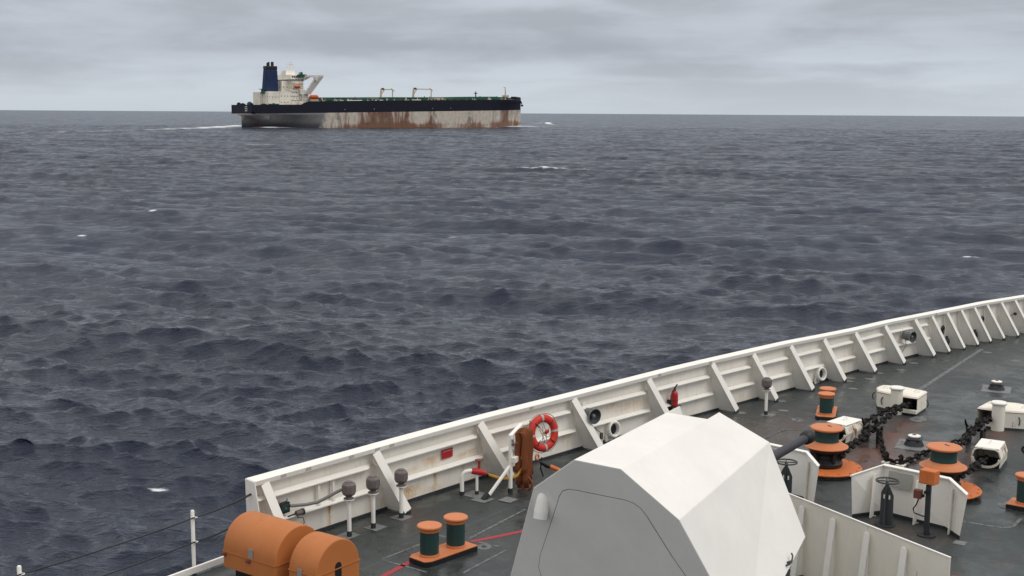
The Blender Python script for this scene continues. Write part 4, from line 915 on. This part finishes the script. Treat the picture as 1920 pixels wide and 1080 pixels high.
# ------------------------------------------------------------------ loudspeakers on the bulwark
def speaker(u, z, label, foot):
    b = bw(u); t = thing('loudspeaker', label, 'loudspeaker', (u, b - .02, z), 0, 'grey horn loudspeakers on the bulwark')
    d = Vector((-.30, -.95, -.05)).normalized(); qq = d.to_track_quat('Z', 'Y')
    def lt(prof, name, mat, n=28, par=t):
        m = MB().lathe(prof, n=n); m.v = [tuple(qq @ Vector(p) + Vector((0, -.04, 0))) for p in m.v]; return m.build(name, mat, par)
    lt([(0, .0), (.12, .0), (.14, .02), (.14, .09), (.125, .10), (.125, .16), (.15, .17), (.15, .20), (.12, .21)], 'driver', MT['grey'])
    lt([(.12, .20), (.14, .27), (.175, .35), (.19, .36), (.19, .375), (.175, .375)], 'horn', MT['grey'])
    lt([(.175, .374), (.15, .32), (.10, .26), (.06, .24), (0, .24)], 'throat', MT['darkgrey'])
    lt([(.05, .24), (.05, .34), (.03, .36), (0, .36)], 'centre_plug', MT['grey'])
    MB().bx(-.09, .09, -.03, .03, -.02, .24).build('mounting_plate', MT['white'], t, .006)
    MB().tube([(.02, -.10, -.12), (.03, -.09, -.20), foot[0], foot[1], foot[2]], .009, 8).build('cable', MT['cable'], t)
    for dx in (-.03, .05): MB().tube([(.02 + dx * .5, -.12, -.10), (.02 + dx, -.11, -.20)], .014, 8).build('gland', MT['white'], t)
    for dx in (-.04, .04):
        e = foot[2]; MB().tube([(e[0] + dx, e[1], e[2]), (e[0] + dx, e[1], e[2] - .16)], .02, 8).build('stuffing_tube', MT['cable'], t); MB().tube([(e[0] + dx, e[1], e[2] - .16), (e[0] + dx, e[1], -z + .0)], .016, 8).build('conduit', MT['white'], t)
    return t
speaker(5.20, .88, 'nearer grey horn loudspeaker on the bulwark, right of the lifebuoy', [(.22, -.12, -.34), (.40, -.16, -.50), (.50, -.20, -.58)])
speaker(20.98, .82, 'farther grey horn loudspeaker on the bulwark toward the bow', [(.0, -.15, -.32), (-.3, -.18, -.40), (-.75, -.22, -.52)])

# ------------------------------------------------------------------ round chocks through the bulwark
for u, z, lb in ((6.22, .30, 'white flanged hull opening in the bulwark just above the turret roof'), (15.80, .28, 'white flanged hull opening low in the bulwark behind the far bollards')):
    b = bw(u); t = thing('mooring_chock', lb, 'chock', (u, b - .02, z), 0, 'white flanged openings in the bulwark')
    d = Vector((-.38, -.90, .12)).normalized(); qq = d.to_track_quat('Z', 'Y')
    def lt(prof, name, mat, n=24, sy=1.15):
        m = MB().lathe(prof, n=n); m.v = [tuple(qq @ Vector((x, y * sy, z_)) + Vector((0, -.02, 0))) for x, y, z_ in m.v]; return m.build(name, mat, t)
    lt([(.21, -.05), (.20, .10), (.18, .16), (.155, .175), (.13, .16), (.12, .02)], 'collar', MT['white']); lt([(.11, .06), (0, .06)], 'bore', MT['glass'])
    MB().box((.02, .0, -.20), (.50, .05, .18), rz=0).build('doubler_plate', MT['white'], t, .01)

# fire extinguisher
u = 8.58; b = bw(u); t = thing('fire_extinguisher', 'red fire extinguisher in a black bracket on the bulwark above the turret roof', 'fire extinguisher', (u, b - .17, .50), R(0))
MB().lathe([(0, 0), (.085, 0), (.09, .02), (.09, .30), (.078, .35), (.04, .39), (.03, .41)], n=22).build('cylinder', MT['red'], t)
MB().lathe([(.03, .40), (.03, .46), (0, .47)], n=12).build('valve', MT['black'], t); MB().beam((-.02, 0, .46), (.08, -.03, .56), .03, .02).build('lever', MT['black'], t)
MB().tube([(-.02, 0, .44), (-.14, -.01, .42), (-.22, -.01, .28), (-.22, -.01, .10), (-.14, -.02, .02), (-.08, -.03, .0)], .012, 8).build('hose', MT['cable'], t)
MB().box((.02, .02, -.01), (.30, .24, .03)).build('tray', MT['black'], t); MB().box((-.05, .1, .0), (.06, .14, .30)).build('bracket', MT['black'], t); MB().torus((0, 0, .15), .094, .008, 20, 6).build('strap', MT['black'], t)
# red notice
u = .60; b = bw(u); t = thing('notice_plate', 'small red notice plate with white lettering on the near bulwark panel', 'sign', (u, b - .024, .80), R(-3))
MB().box((0, 0, 0), (.34, .008, .20)).build('board', MT['red'], t)
for k, (x, w_) in enumerate(((-.11, .035), (-.065, .03), (-.02, .04), (.03, .03), (.075, .04), (.12, .02))): MB().box((x, -.006, .055 + .004 * (k % 2)), (w_, .003, .018), ry=-.1).build('letter_mark', MT['pad'], t)
# electrical box, hose and lamp at the aft end of the bulwark
u = -3.95; b = bw(u); t = thing('junction_box', 'black and green electrical box at the aft bulwark end, a grey hose leaving it', 'electrical box', (u, b - .10, .72), R(0))
MB().box((0, 0, 0), (.26, .10, .20)).build('frame', MT['black'], t, .01); MB().box((.0, -.055, .01), (.18, .02, .13)).build('cover', MT['green'], t, .006); MB().lathe([(0, 0), (.015, .0), (.015, .01), (0, .012)], (0, -.075, 0), 10).build('knob', MT['steel'], t)
for x in (-.1, .1): MB().tube([(x, 0, .1), (x, -.01, .16)], .012, 8).build('gland', MT['steel'], t)
MB().tube([(.12, -.05, .02), (.25, -.08, .0), (.45, -.14, -.02), (.65, -.24, -.01), (.82, -.36, .08), (.95, -.46, .16), (1.02, -.52, .20)], .03, 10).build('hose', MT['grey'], t)
u = -3.62; b = bw(u); t = thing('deck_lamp', 'small dark lamp clamped to the bulwark ledge beside the electrical box', 'lamp', (u, b - .14, .56), R(0))
MB().tube([(-.06, 0, .0), (.07, -.02, 0)], [.05, .06], 14).build('body', MT['greyhead'], t, .006); MB().tube([(.07, -.02, 0), (.11, -.03, 0)], [.065, .06], 14).build('lens_ring', MT['black'], t)
MB().tube([(0, 0, -.04), (-.04, -.01, -.09), (.10, -.02, -.12), (.12, -.03, -.22), (.06, -.02, -.30), (.14, -.04, -.40)], .008, 6).build('cable', MT['cable'], t); MB().box((-.14, .03, -.02), (.2, .02, .02)).build('clamp', MT['black'], t)
# fittings along the forward bulwark
specs = [(23.3, .76, 'ring', 'black ring fitting on the bulwark, first one forward of the far loudspeaker'), (23.7, .27, 'disc', 'black oval fitting low on the bulwark, below the first ring fitting'),
         (25.7, .26, 'disc', 'black oval fitting low on the bulwark, the farther of the two ovals'), (26.1, .78, 'ring', 'black ring fitting on the bulwark, the one nearer the bow'), (28.25, .78, 'hook', 'small black hook on a thin rod on the bulwark near the right edge'), (28.35, .2, 'small', 'tiny dark fitting at the foot of the bulwark near the right edge')]
for u, z, kd, lb in specs:
    b = bw(u); t = thing('bulwark_fitting', lb, 'fitting', (u, b - .10, z), 0, 'black fittings on the forward bulwark')
    if kd == 'ring': MB().torus((0, -.06, 0), .10, .04, 18, 8, 'y').build('ring', MT['black'], t); MB().tube([(0, 0.02, .0), (0, -.06, 0)], .03, 8).build('stub', MT['white'], t); MB().box((.06, -.05, -.14), (.08, .06, .12)).build('pad_eye', MT['black'], t)
    if kd == 'disc': MB().tube([(0, 0, 0), (0, -.07, 0), (0, -.09, 0)], [.13, .13, .09], 16).build('roller', MT['black'], t); MB().bx(-.02, .02, -.05, .03, -.2, .2).build('mounting_strap', MT['darkgrey'], t)
    if kd == 'hook': MB().tube([(-.35, -.0, -.03), (0, -.04, 0)], .012, 6).build('rod', MT['brown'], t); MB().tube([(0, -.04, 0), (.10, -.05, -.02), (.12, -.05, -.06)], [.05, .06, .03], 10).build('hook', MT['black'], t)
    if kd == 'small': MB().tube([(0, 0, 0), (0, -.05, 0)], .05, 10).build('knob', MT['black'], t); MB().box((0, -.01, -.1), (.04, .03, .1)).build('bracket', MT['cream'], t)
t = thing('red_fitting', 'small red fitting on deck beside the outer end of the breakwater', 'fitting', (1.5, -2.80, 0)); MB().lathe([(.10, 0), (.10, .10), (.13, .12), (.13, .16), (0, .18)], n=16).build('cap', MT['red'], t); MB().lathe([(.15, 0), (.15, .03), (.1, .04)], n=16).build('foot', MT['darkgrey'], t)
# ------------------------------------------------------------------ the tanker
def tanker_hull_mat():
    m, nd, lk, b = mat_new('tanker_hull_paint')
    tcn = nd.new('ShaderNodeTexCoord'); sp = nd.new('ShaderNodeSeparateXYZ'); lk.new(tcn.outputs['Object'], sp.inputs[0]); S_, Z_ = sp.outputs[0], sp.outputs[2]; O = tcn.outputs['Object']
    cloud = noise(nd, lk, .028, 3, .5, O, stretch=(1, .2, .35)); str_ = noise(nd, lk, .13, 7, .72, O, stretch=(1, .3, .22), dist=.6); fine = noise(nd, lk, .30, 7, .75, O, stretch=(1, .5, .8)); low = noise(nd, lk, .09, 4, .6, O, stretch=(1, .2, .5))
    zrel = mth(nd, lk, 'SUBTRACT', Z_, mth(nd, lk, 'MULTIPLY', S_, .0171))            # height above the keel-parallel base
    white = mixc(nd, lk, remap(nd, lk, fine, .35, .7), (.60, .545, .47), (.44, .39, .335))
    white = mixc(nd, lk, mth(nd, lk, 'MULTIPLY', remap(nd, lk, str_, .52, .66), .55), white, (.20, .165, .13))
    rl = remap(nd, lk, zrel, 5., -1.5, 0., .09)                                            # more rust towards the waterline
    rmid = mth(nd, lk, 'MULTIPLY', remap(nd, lk, mth(nd, lk, 'ABSOLUTE', mth(nd, lk, 'SUBTRACT', S_, 152.)), 55., 10.), .12)
    rv = mth(nd, lk, 'ADD', mth(nd, lk, 'ADD', mth(nd, lk, 'MULTIPLY', str_, .42), mth(nd, lk, 'MULTIPLY', cloud, .58)), mth(nd, lk, 'ADD', rl, rmid))
    white = mixc(nd, lk, mth(nd, lk, 'MULTIPLY', remap(nd, lk, rv, .515, .63), .9), white, (.155, .062, .034))
    white = mixc(nd, lk, mth(nd, lk, 'MULTIPLY', mth(nd, lk, 'MULTIPLY', remap(nd, lk, zrel, 2.2, -.6), remap(nd, lk, fine, .45, .62)), .7), white, (.28, .115, .045))
    white = mixc(nd, lk, mth(nd, lk, 'MULTIPLY', remap(nd, lk, low, .58, .66), .6), white, (.10, .075, .06))
    grey = mixc(nd, lk, remap(nd, lk, fine, .35, .7), (.26, .25, .25), (.20, .19, .19))
    grey = mixc(nd, lk, remap(nd, lk, Z_, 8., 1.), grey, (.055, .056, .07))
    lim = mth(nd, lk, 'ADD', mth(nd, lk, 'MULTIPLY', Z_, .35), mth(nd, lk, 'MULTIPLY', fine, 10.))
    side = mixc(nd, lk, remap(nd, lk, mth(nd, lk, 'SUBTRACT', S_, lim), 66., 72.), grey, white)
    cnt = remap(nd, lk, mth(nd, lk, 'ADD', S_, mth(nd, lk, 'MULTIPLY', mth(nd, lk, 'SUBTRACT', 13.9, Z_), .9)), 6.5, 7.2)
    side = mixc(nd, lk, cnt, white, side)
    navy = mixc(nd, lk, remap(nd, lk, fine, .3, .75), (.008, .010, .022), (.014, .014, .024))
    navy = mixc(nd, lk, mth(nd, lk, 'MULTIPLY', remap(nd, lk, str_, .64, .72), .4), navy, (.09, .04, .028))
    top = mth(nd, lk, 'GREATER_THAN', zrel, 13.9)
    lk.new(mixc(nd, lk, top, side, navy), b.inputs['Base Color']); b.inputs['Roughness'].default_value = .6; b.inputs['Specular IOR Level'].default_value = .2; return m
MT['tk_hull'] = tanker_hull_mat()
MT['tk_cream'] = paint('tanker_cream_paint', (.62, .56, .46), .6, amount=.7, rust=.0, fine=.5)
def far_rust(name, c, k=.6):
    m, nd, lk, b = mat_new(name); tcn = nd.new('ShaderNodeTexCoord'); O = tcn.outputs['Object']
    f = noise(nd, lk, .35, 6, .75, O, stretch=(1, 1, .35)); g_ = noise(nd, lk, .12, 3, .5, O)
    cc = mixc(nd, lk, mth(nd, lk, 'MULTIPLY', remap(nd, lk, f, .50, .72), k), c, (.24, .13, .07)); cc = mixc(nd, lk, mth(nd, lk, 'MULTIPLY', remap(nd, lk, g_, .4, .7), .4), cc, tuple(x * .6 for x in c))
    lk.new(cc, b.inputs['Base Color']); b.inputs['Roughness'].default_value = .6; b.inputs['Specular IOR Level'].default_value = .25; return m
MT['tk_cream'] = far_rust('tanker_cream_paint', (.86, .81, .71), .3); MT['tk_white'] = far_rust('tanker_white_paint', (.66, .64, .58), .35)
MT['tk_blue'] = far_rust('tanker_funnel_blue', (.010, .024, .080), .12); MT['tk_navy'] = far_rust('tanker_navy', (.012, .016, .03), .2); MT['tk_green'] = far_rust('tanker_deck_green', (.02, .10, .06), .25)
MT['tk_deck'] = far_rust('tanker_deck_red_brown', (.10, .07, .05), .5); MT['tk_orange'] = far_rust('tanker_boat_orange', (.60, .10, .03), .2); MT['tk_beige'] = far_rust('tanker_crane_beige', (.56, .46, .32), .5)
tk = thing('tanker', 'large rust streaked oil tanker with a dark blue funnel, steaming right near the horizon', 'ship', tuple(TK0), math.atan2(.575, .818), ship=False)
def zd(s):
    return float(np.interp(s, [0, 51, 59, 134, 307, 318, 322, 341], [21.6, 22.2, 25.4, 27., 29.9, 30.2, 31.6, 32.9]))
def hb(s, z):
    d = np.interp(s, [0, 6, 20, 45, 290, 300, 310, 320, 328, 334, 338, 341.5], [24.5, 25.5, 27.5, 29, 29, 28.0, 25.5, 21.0, 15.5, 10, 5.5, .4])
    wl_ = np.interp(s, [0, 17, 19, 26, 40, 60, 85, 278, 290, 302, 313, 322, 329, 333, 335], [0, 0, 2.5, 9, 17.5, 24.5, 29, 29, 27.5, 23.5, 17.5, 11, 5, 1.8, .1])
    if s < 100:
        t = min(1, max(0, (z - 1) / 12.5)); c = t ** 1.4
        if s < 20: t2 = min(1, max(0, (z - (13.9 - s * .42)) / 1.2)); return d * t2 * (1 if z > 13 else .96 - .012 * (13 - z)) + .01
        return wl_ + (d - wl_) * c
    t = min(1, max(0, (z - 3) / 26)); return wl_ + (d - wl_) * t ** 1.6
def tk_hull():
    ss = np.unique(np.concatenate([np.linspace(0, 60, 40), np.linspace(60, 280, 30), np.linspace(280, 341.5, 44)])); nz = 26; m = MB()
    for sd in (-1, 1):
        vs = []
        for s in ss:
            for z in np.linspace(-3, 1, nz):
                pass
            for k in range(nz):
                z = -3 + (zd(s) + 1.0 + 3) * k / (nz - 1); vs.append((s, 29 + sd * hb(s, z), z))
        m.add(vs, [(i * nz + j, (i + 1) * nz + j, (i + 1) * nz + j + 1, i * nz + j + 1) for i in range(len(ss) - 1) for j in range(nz - 1)], True)
    m.add([(0, 29 - 24.5, 13.4), (0, 29 + 24.5, 13.4), (0, 29 + 24.5, 22.6), (0, 29 - 24.5, 22.6)], [(0, 1, 2, 3)])
    weld(m.build('hull', MT['tk_hull'], tk), .02)
tk_hull()
m = MB(); ss = list(np.linspace(.5, 341, 70)); vs = []
for s in ss: h = hb(s, zd(s)) - .05; vs += [(s, 29 - h, zd(s)), (s, 29 + h, zd(s))]
m.add(vs, [(2 * i, 2 * i + 2, 2 * i + 3, 2 * i + 1) for i in range(len(ss) - 1)]).build('main_deck', MT['tk_deck'], tk)
# rudder and its foam-side skeg
MB().bx(14, 21, 28.2, 29.8, -2, 4.2).build('rudder', MT['brown'], tk)
# lettering on the transom
m = MB()
for r_ in range(3):
    for k in range(3): m.bx(-.08, -.03, 15.0 + k * 2.0 - .8, 15.0 + k * 2.0 + .8, 20.6 - r_ * 1.9 - .45, 20.6 - r_ * 1.9 + .45)
m.build('stern_lettering', MT['tk_white'], tk)
# stern mooring gear and bulwark bumps
for s, w, a, h, c in ((1.5, 8, 3, 2.2, 'tk_navy'), (2, 30, 5, 2.0, 'tk_navy'), (6, 22, 4, 3.0, 'tk_green'), (4, 44, 3, 2.5, 'tk_navy'), (14, 6, 6, 1.6, 'tk_navy'), (24, 5, 10, 1.9, 'tk_green')):
    MB().box((s, w, zd(s) + h / 2), (a, 3.5, h)).tube([(s, w - 2, zd(s) + h), (s, w + 2, zd(s) + h)], h * .35, 8).build('mooring_winch', MT[c], tk)
# funnel
f = MB(); a = [(22.3, 20), (36.9, 20), (36.9, 30), (22.3, 30)]; t_ = [(24.2, 21), (36.2, 21), (36.2, 29), (24.2, 29)]; 
f.add([(x, y, 34) for x, y in a] + [(x * 1., y, 57.5) for x, y in t_], [(0, 1, 2, 3), (4, 5, 6, 7), (0, 1, 5, 4), (1, 2, 6, 5), (2, 3, 7, 6), (3, 0, 4, 7)])
fn = f.build('funnel', MT['tk_blue'], tk, .8)
f = MB(); f.add([(x, y, 57.4) for x, y in t_] + [(x, y, 61) for x, y in t_], [(0, 1, 2, 3), (4, 5, 6, 7), (0, 1, 5, 4), (1, 2, 6, 5), (2, 3, 7, 6), (3, 0, 4, 7)]); f.build('funnel_top', MT['black'], fn, .5)
for s, w, h, r_ in ((26.5, 23, 64.0, 1.1), (29, 26, 65.0, 1.0), (30.5, 22, 64.6, .9), (32.6, 25, 65.2, 1.3), (34.6, 28, 64.2, .8)): MB().tube([(s, w, 60), (s, w, h)], r_, 10).build('exhaust_pipe', MT['black'], fn)
MB().bx(20.2, 21.4, 20, 26, 34, 38.5).bx(19.6, 22, 19, 30, 38, 38.5).build('ladder_platform', MT['tk_green'], tk)
# houses: aft casing, lower block, accommodation tower
def house_(name, s0, s1, w0, w1, z0, z1, mat='tk_cream', rows=(), wins=True, bev=0):
    o = MB().bx(s0, s1, w0, w1, z0, z1).build(name, MT[mat], tk)
    for z in rows:
        ns = max(1, int((s1 - s0) / 3.)); nw = max(1, int((w1 - w0) / 3.6))
        for k in range(ns): MB().bx(s0 + (k + .35) * (s1 - s0) / ns, s0 + (k + .62) * (s1 - s0) / ns, w0 - .06, w0 - .01, z, z + .9).build('window', MT['greyhead'], o)
        for k in range(nw): MB().bx(s0 - .06, s0 - .01, w0 + (k + .38) * (w1 - w0) / nw, w0 + (k + .6) * (w1 - w0) / nw, z, z + .9).build('window', MT['greyhead'], o)
    return o
house_('engine_casing', 19.5, 30, 27, 44, 21, 35.3); house_('engine_casing', 22, 34, 12.5, 26, 21, 36.0, rows=(30,)); house_('lower_house', 33.9, 48, 12, 40, 21, 36, rows=(25, 31))
acc = house_('accommodation', 47.8, 60, 12, 46, 21, 47.6, rows=(29, 35, 41))
house_('accommodation', 40, 48, 20, 42, 35.9, 46.6, rows=(40,))
for z in (28, 32, 36, 40, 44): MB().bx(46.8, 61.0, 11.2, 12.0, z - .1, z + .15).bx(46.8, 47.8, 11.2, 44, z - .1, z + .15).build('walkway', MT['tk_white'], acc)
MB().bx(46, 60.5, 11.0, 47, 47.5, 48.0).build('bridge_deck', MT['tk_navy'], tk)
br = MB(); br.add([(46, 13, 48), (61, 13, 48), (61, 45, 48), (46, 45, 48), (47, 14, 52.8), (60, 14, 52.8), (60, 44, 52.8), (47, 44, 52.8)], [(0, 1, 2, 3), (4, 5, 6, 7), (0, 1, 5, 4), (1, 2, 6, 5), (2, 3, 7, 6), (3, 0, 4, 7)]); brg = br.build('bridge', MT['tk_cream'], tk)
for k in range(6): MB().bx(48.2 + k * 2.0, 49.6 + k * 2.0, 13.2, 13.3, 50.0, 51.6).build('window', MT['glass'], brg)
m = MB(); m.add([(47, 25, 52.7), (58, 25, 52.7), (58, 37, 52.7), (47, 37, 52.7), (48, 26, 57.2), (57, 26, 57.2), (57, 36, 57.2), (48, 36, 57.2)], [(0, 1, 2, 3), (4, 5, 6, 7), (0, 1, 5, 4), (1, 2, 6, 5), (2, 3, 7, 6), (3, 0, 4, 7)]); m.build('monkey_island', MT['tk_cream'], tk)
ms = MB().tube([(54, 30, 58), (54.5, 30, 66.5)], [1.0, .35], 8).build('radar_mast', MT['tk_cream'], tk)
MB().bx(50.5, 58, 29.6, 30.4, 60.3, 60.9).bx(51.5, 57, 29.7, 30.3, 65.0, 65.5).build('yard', MT['tk_cream'], ms); MB().bx(51, 57.5, 29.8, 30.2, 63.0, 63.5).build('radar_scanner', MT['tk_white'], ms)
for s in (56.5, 58, 60, 62): MB().tube([(s, 14 + (s - 56) , 52.6), (s, 14 + (s - 56), 55.2)], .25, 6).build('antenna', MT['tk_green'], tk)
MB().lathe([(0, 0), (1.2, .3), (1.5, 1.4), (1.0, 2.6), (0, 3.0)], (61, 18, 53.0), 14).build('satellite_dome', MT['tk_green'], tk)
MB().bx(53, 61, 10.4, 12.0, 50.8, 52.6).bx(55, 63, 10.0, 13, 52.6, 53.2).build('awning', MT['tk_green'], tk)
# bridge wing and its diagonal brace, near side
wg = MB(); wg.add([(58, 14, 50.2), (60.5, 12, 50.2), (77.5, 1.2, 50.6), (76, 0.2, 50.6), (58, 14, 52.2), (60.5, 12, 52.2), (77.5, 1.2, 52.4), (76, .2, 52.4)], [(0, 1, 2, 3), (4, 5, 6, 7), (0, 1, 5, 4), (1, 2, 6, 5), (2, 3, 7, 6), (3, 0, 4, 7)]).build('bridge_wing', MT['tk_white'], tk)
def brace(a0, a1, b0, b1, y0, y1, th, mat): return MB().add([(a0[0], y0, a0[1]), (a1[0], y0, a1[1]), (b1[0], y1, b1[1]), (b0[0], y1, b0[1]), (a0[0], y0 + th, a0[1]), (a1[0], y0 + th, a1[1]), (b1[0], y1 + th, b1[1]), (b0[0], y1 + th, b0[1])], [(0, 1, 2, 3), (4, 5, 6, 7), (0, 1, 5, 4), (1, 2, 6, 5), (2, 3, 7, 6), (3, 0, 4, 7)])
brace((58.5, 33.5), (65.0, 33.5), (69.0, 50.4), (77.0, 50.4), 6, 1.4, 3.0, None).build('wing_brace', MT['tk_white'], tk)
brace((66.5, 50.3), (69.5, 46.0), (71.2, 50.4), (72.0, 50.4), 1.5, 1.3, 2.0, None).build('wing_bracket', MT['tk_white'], tk)
MB().add([(59.5, 11, 46.5), (60, 6, 50.2), (63.8, 3, 50.2), (60.2, 20, 50.2), (60.2, 20, 46.5)], [(0, 1, 2), (0, 2, 3, 4), (1, 2, 3), (0, 4, 3, 1)]).build('wing_knee', MT['tk_white'], tk)
# lower forward steps, stairs and boats
house_('forward_house', 57, 63.5, 8, 40, 22, 33.6, 'tk_white', rows=(27, 30)); house_('forward_house', 55, 60.5, 9, 40, 33.5, 38.0, 'tk_white')
for q_ in ((52, 56, 5, 9, 21.8, 27), (44, 46, 6, 8, 21.8, 26), (38, 39, 6, 8, 21.8, 25.5)): MB().bx(*q_).build('deck_locker', MT['tk_cream'], tk)
lbm = MB(); lbm.lathe([(0, -5.2), (1.3, -4.6), (1.9, -3), (2., 0), (1.9, 3), (1.2, 4.6), (0, 5.2)], n=14); lbm.v = [(67.5 + z, 4 + x, 30.9 + y * 1.05) for x, y, z in lbm.v]; lbm.build('lifeboat', MT['tk_orange'], tk)
MB().bx(63.5, 72, 2.5, 6, 26, 28.6).tube([(64, 4, 28), (64, 4, 33.5)], .3, 6).tube([(71, 4, 28), (71, 4, 33)], .3, 6).build('lifeboat_cradle', MT['tk_beige'], tk)
lbm = MB(); lbm.lathe([(0, -3.6), (1.1, -3), (1.3, 0), (1.1, 3), (0, 3.6)], n=12); lbm.v = [(52.5 + z, 10.2 + x, 41.0 + y) for x, y, z in lbm.v]; lbm.build('lifeboat', MT['tk_orange'], tk)
MB().tube([(49.5, 11, 38.5), (49.5, 9.5, 44.5), (49.5, 11, 45.5)], .35, 6).tube([(55.5, 11, 38.5), (55.5, 9.5, 44.5), (55.5, 11, 45.5)], .35, 6).build('boat_davit', MT['tk_beige'], tk)
# side rail at the raised deck edge, deck pipes and vents
m = MB()
for s in np.arange(60, 318, 3.0): m.tube([(s, .6, zd(s)), (s, .6, zd(s) + 1.9)], .10, 4, False)
for dz in (1.0, 1.9): m.tube([(s, .6, zd(s) + dz) for s in np.arange(60, 319, 10)], .08, 4, False)
m.build('deck_rail', MT['tk_green'], tk, kind='stuff')
for w, r_, dz in ((20, .6, 2.4), (24, .55, 3.0), (26, .45, 3.8), (28.5, .7, 3.2), (31, .5, 3.8), (16, .5, 1.9)): MB().tube([(s, w, zd(s) + dz + .35 * math.sin(s * .05 + w)) for s in np.arange(63, 318, 8)], r_, 6).build('deck_pipe', MT['tk_green'], tk)
MB().beam((62, 22, zd(62) + 4.6), (318, 22, zd(318) + 3.4), 2.2, .8).build('catwalk', MT['tk_green'], tk)
for i, s in enumerate(np.arange(66, 316, 7.5)): MB().bx(s, s + .7, 20.9, 34, zd(s), zd(s) + 3.1).build('pipe_support', MT['tk_green' if i % 3 else 'tk_beige'], tk)
for k in range(95):
    s = rng.uniform(64, 312); w_ = rng.uniform(3, 14); h_ = rng.uniform(1.4, 4.4); c_ = rng.choice(['tk_green', 'tk_green', 'tk_beige', 'tk_deck', 'tk_white'])
    MB().bx(s, s + rng.uniform(.6, 3.), w_, w_ + 1.5, zd(s), zd(s) + h_ * .6).tube([(s, w_, zd(s)), (s, w_, zd(s) + h_)], .3, 6).build('deck_fitting', MT[str(c_)], tk)
for s, h, c in ((70, 2.5, 'tk_beige'), (82, 4.5, 'tk_beige'), (86, 2.2, 'tk_deck'), (97, 2.8, 'tk_green'), (112, 3.2, 'tk_beige'), (120, 5.0, 'tk_deck'), (127, 2.2, 'tk_beige'), (141, 2.6, 'tk_beige'), (150, 3.2, 'tk_green'), (168, 3.8, 'tk_green'), (181, 3.9, 'tk_beige'), (190, 4.2, 'tk_green'),
                (204, 5.2, 'tk_green'), (211, 5.0, 'tk_green'), (262, 4.6, 'tk_green'), (276, 5.2, 'tk_green'), (298, 4.8, 'tk_green'), (310, 3.8, 'tk_navy')):
    MB().tube([(s, 15, zd(s)), (s, 15, zd(s) + h * .7), (s + .3, 15, zd(s) + h)], [.9, .8, .4], 8).bx(s - 2, s + 2, 10, 15, zd(s), zd(s) + h * .45).build('deck_vent', MT[c], tk)
for s0, s1 in ((100, 126), (92, 96), (140, 150), (184, 196)): MB().tube([(s0, 9, zd(s0) + 1.0), (s1, 9, zd(s1) + 1.0)], .7, 8).build('cargo_hose', MT['tk_white'], tk)
m = MB(); m.bx(217, 228, 14, 22, zd(220), zd(220) + 3.4); m.build('deck_house', MT['tk_beige'], tk)
# hose cranes amidships
def crane(s0, s1, w, zt_, lab=None):
    z0 = zd(s0); o = MB().tube([(s0 - 1, w, z0), (s0, w, z0 + 3), (s0 + .6, w, zt_)], [1.5, 1.3, .9], 10).build('crane', MT['tk_beige'], tk)
    MB().beam((s0, w, zt_), (s1, w, zt_ - .3), 1.1, .9).build('jib', MT['tk_beige'], o); MB().tube([(s1 - .6, w, z0 + 2.), (s1 - .6, w, zt_ - .3)], .55, 8).build('jib_rest', MT['tk_beige'], o)
    MB().box((s0 + 2.4, w, zt_ + .2), (2.4, 2.2, 2.2)).build('crane_cab', MT['tk_deck'], o); MB().beam((s0 - .5, w, z0 + 6), (s0 + 5, w, zt_), .7, .7).build('jib_strut', MT['tk_beige'], o); MB().beam((s1 + 1.5, w, zt_ - 2.), (s1 - 2.5, w, zt_ + 1), .7, .7).build('jib_hook', MT['tk_beige'], o)
crane(158.5, 173.5, 29, 40.3); crane(198.5, 222, 29, 41.3)
o = MB().tube([(279.8, 29, zd(280)), (279.8, 29, 39.8)], [.8, .5], 8).build('mast', MT['tk_navy'], tk); MB().bx(278, 281.5, 28, 30, 37.2, 38.0).build('mast_platform', MT['tk_navy'], o)
o = MB().tube([(320.3, 29, 31), (320.3, 29, 39), (319.8, 29, 45.0)], [1.4, .7, .3], 8).build('foremast', MT['tk_beige'], tk); MB().bx(318, 320.3, 28.6, 29.4, 44.2, 44.9).bx(318, 323, 26, 32, 33, 36).build('foremast_platform', MT['tk_beige'], o)
for s, w, h in ((327, 22, 2.6), (331, 29, 2.0), (324, 14, 2.4), (335, 26, 1.6)): MB().box((s, w, zd(s) + h / 2), (4, 4, h)).build('windlass', MT['tk_navy'], tk)
MB().tube([(333.5, 18.5, 29.5), (334.5, 17.2, 27.2)], [1.2, .9], 8).tube([(334.4, 17.2, 27.4), (335, 16.8, 24.6)], .5, 6).box((335, 16.8, 24.5), (2.8, .8, 1.8)).build('anchor', MT['black'], tk)
MB().box((338.4, 26.5, 29.0), (2.2, 3, 2.2)).build('anchor_recess', MT['black'], tk)
for s in (100, 134, 205, 228): MB().bx(s, s + .5, -.12, -.02, zd(s) - 8, zd(s) - 7.2).build('draught_mark', MT['tk_white'], tk)

tk.scale = (.982, .99, .99); tk.location = tuple(TK0 + TKD * 3.2 + TKN * .3)
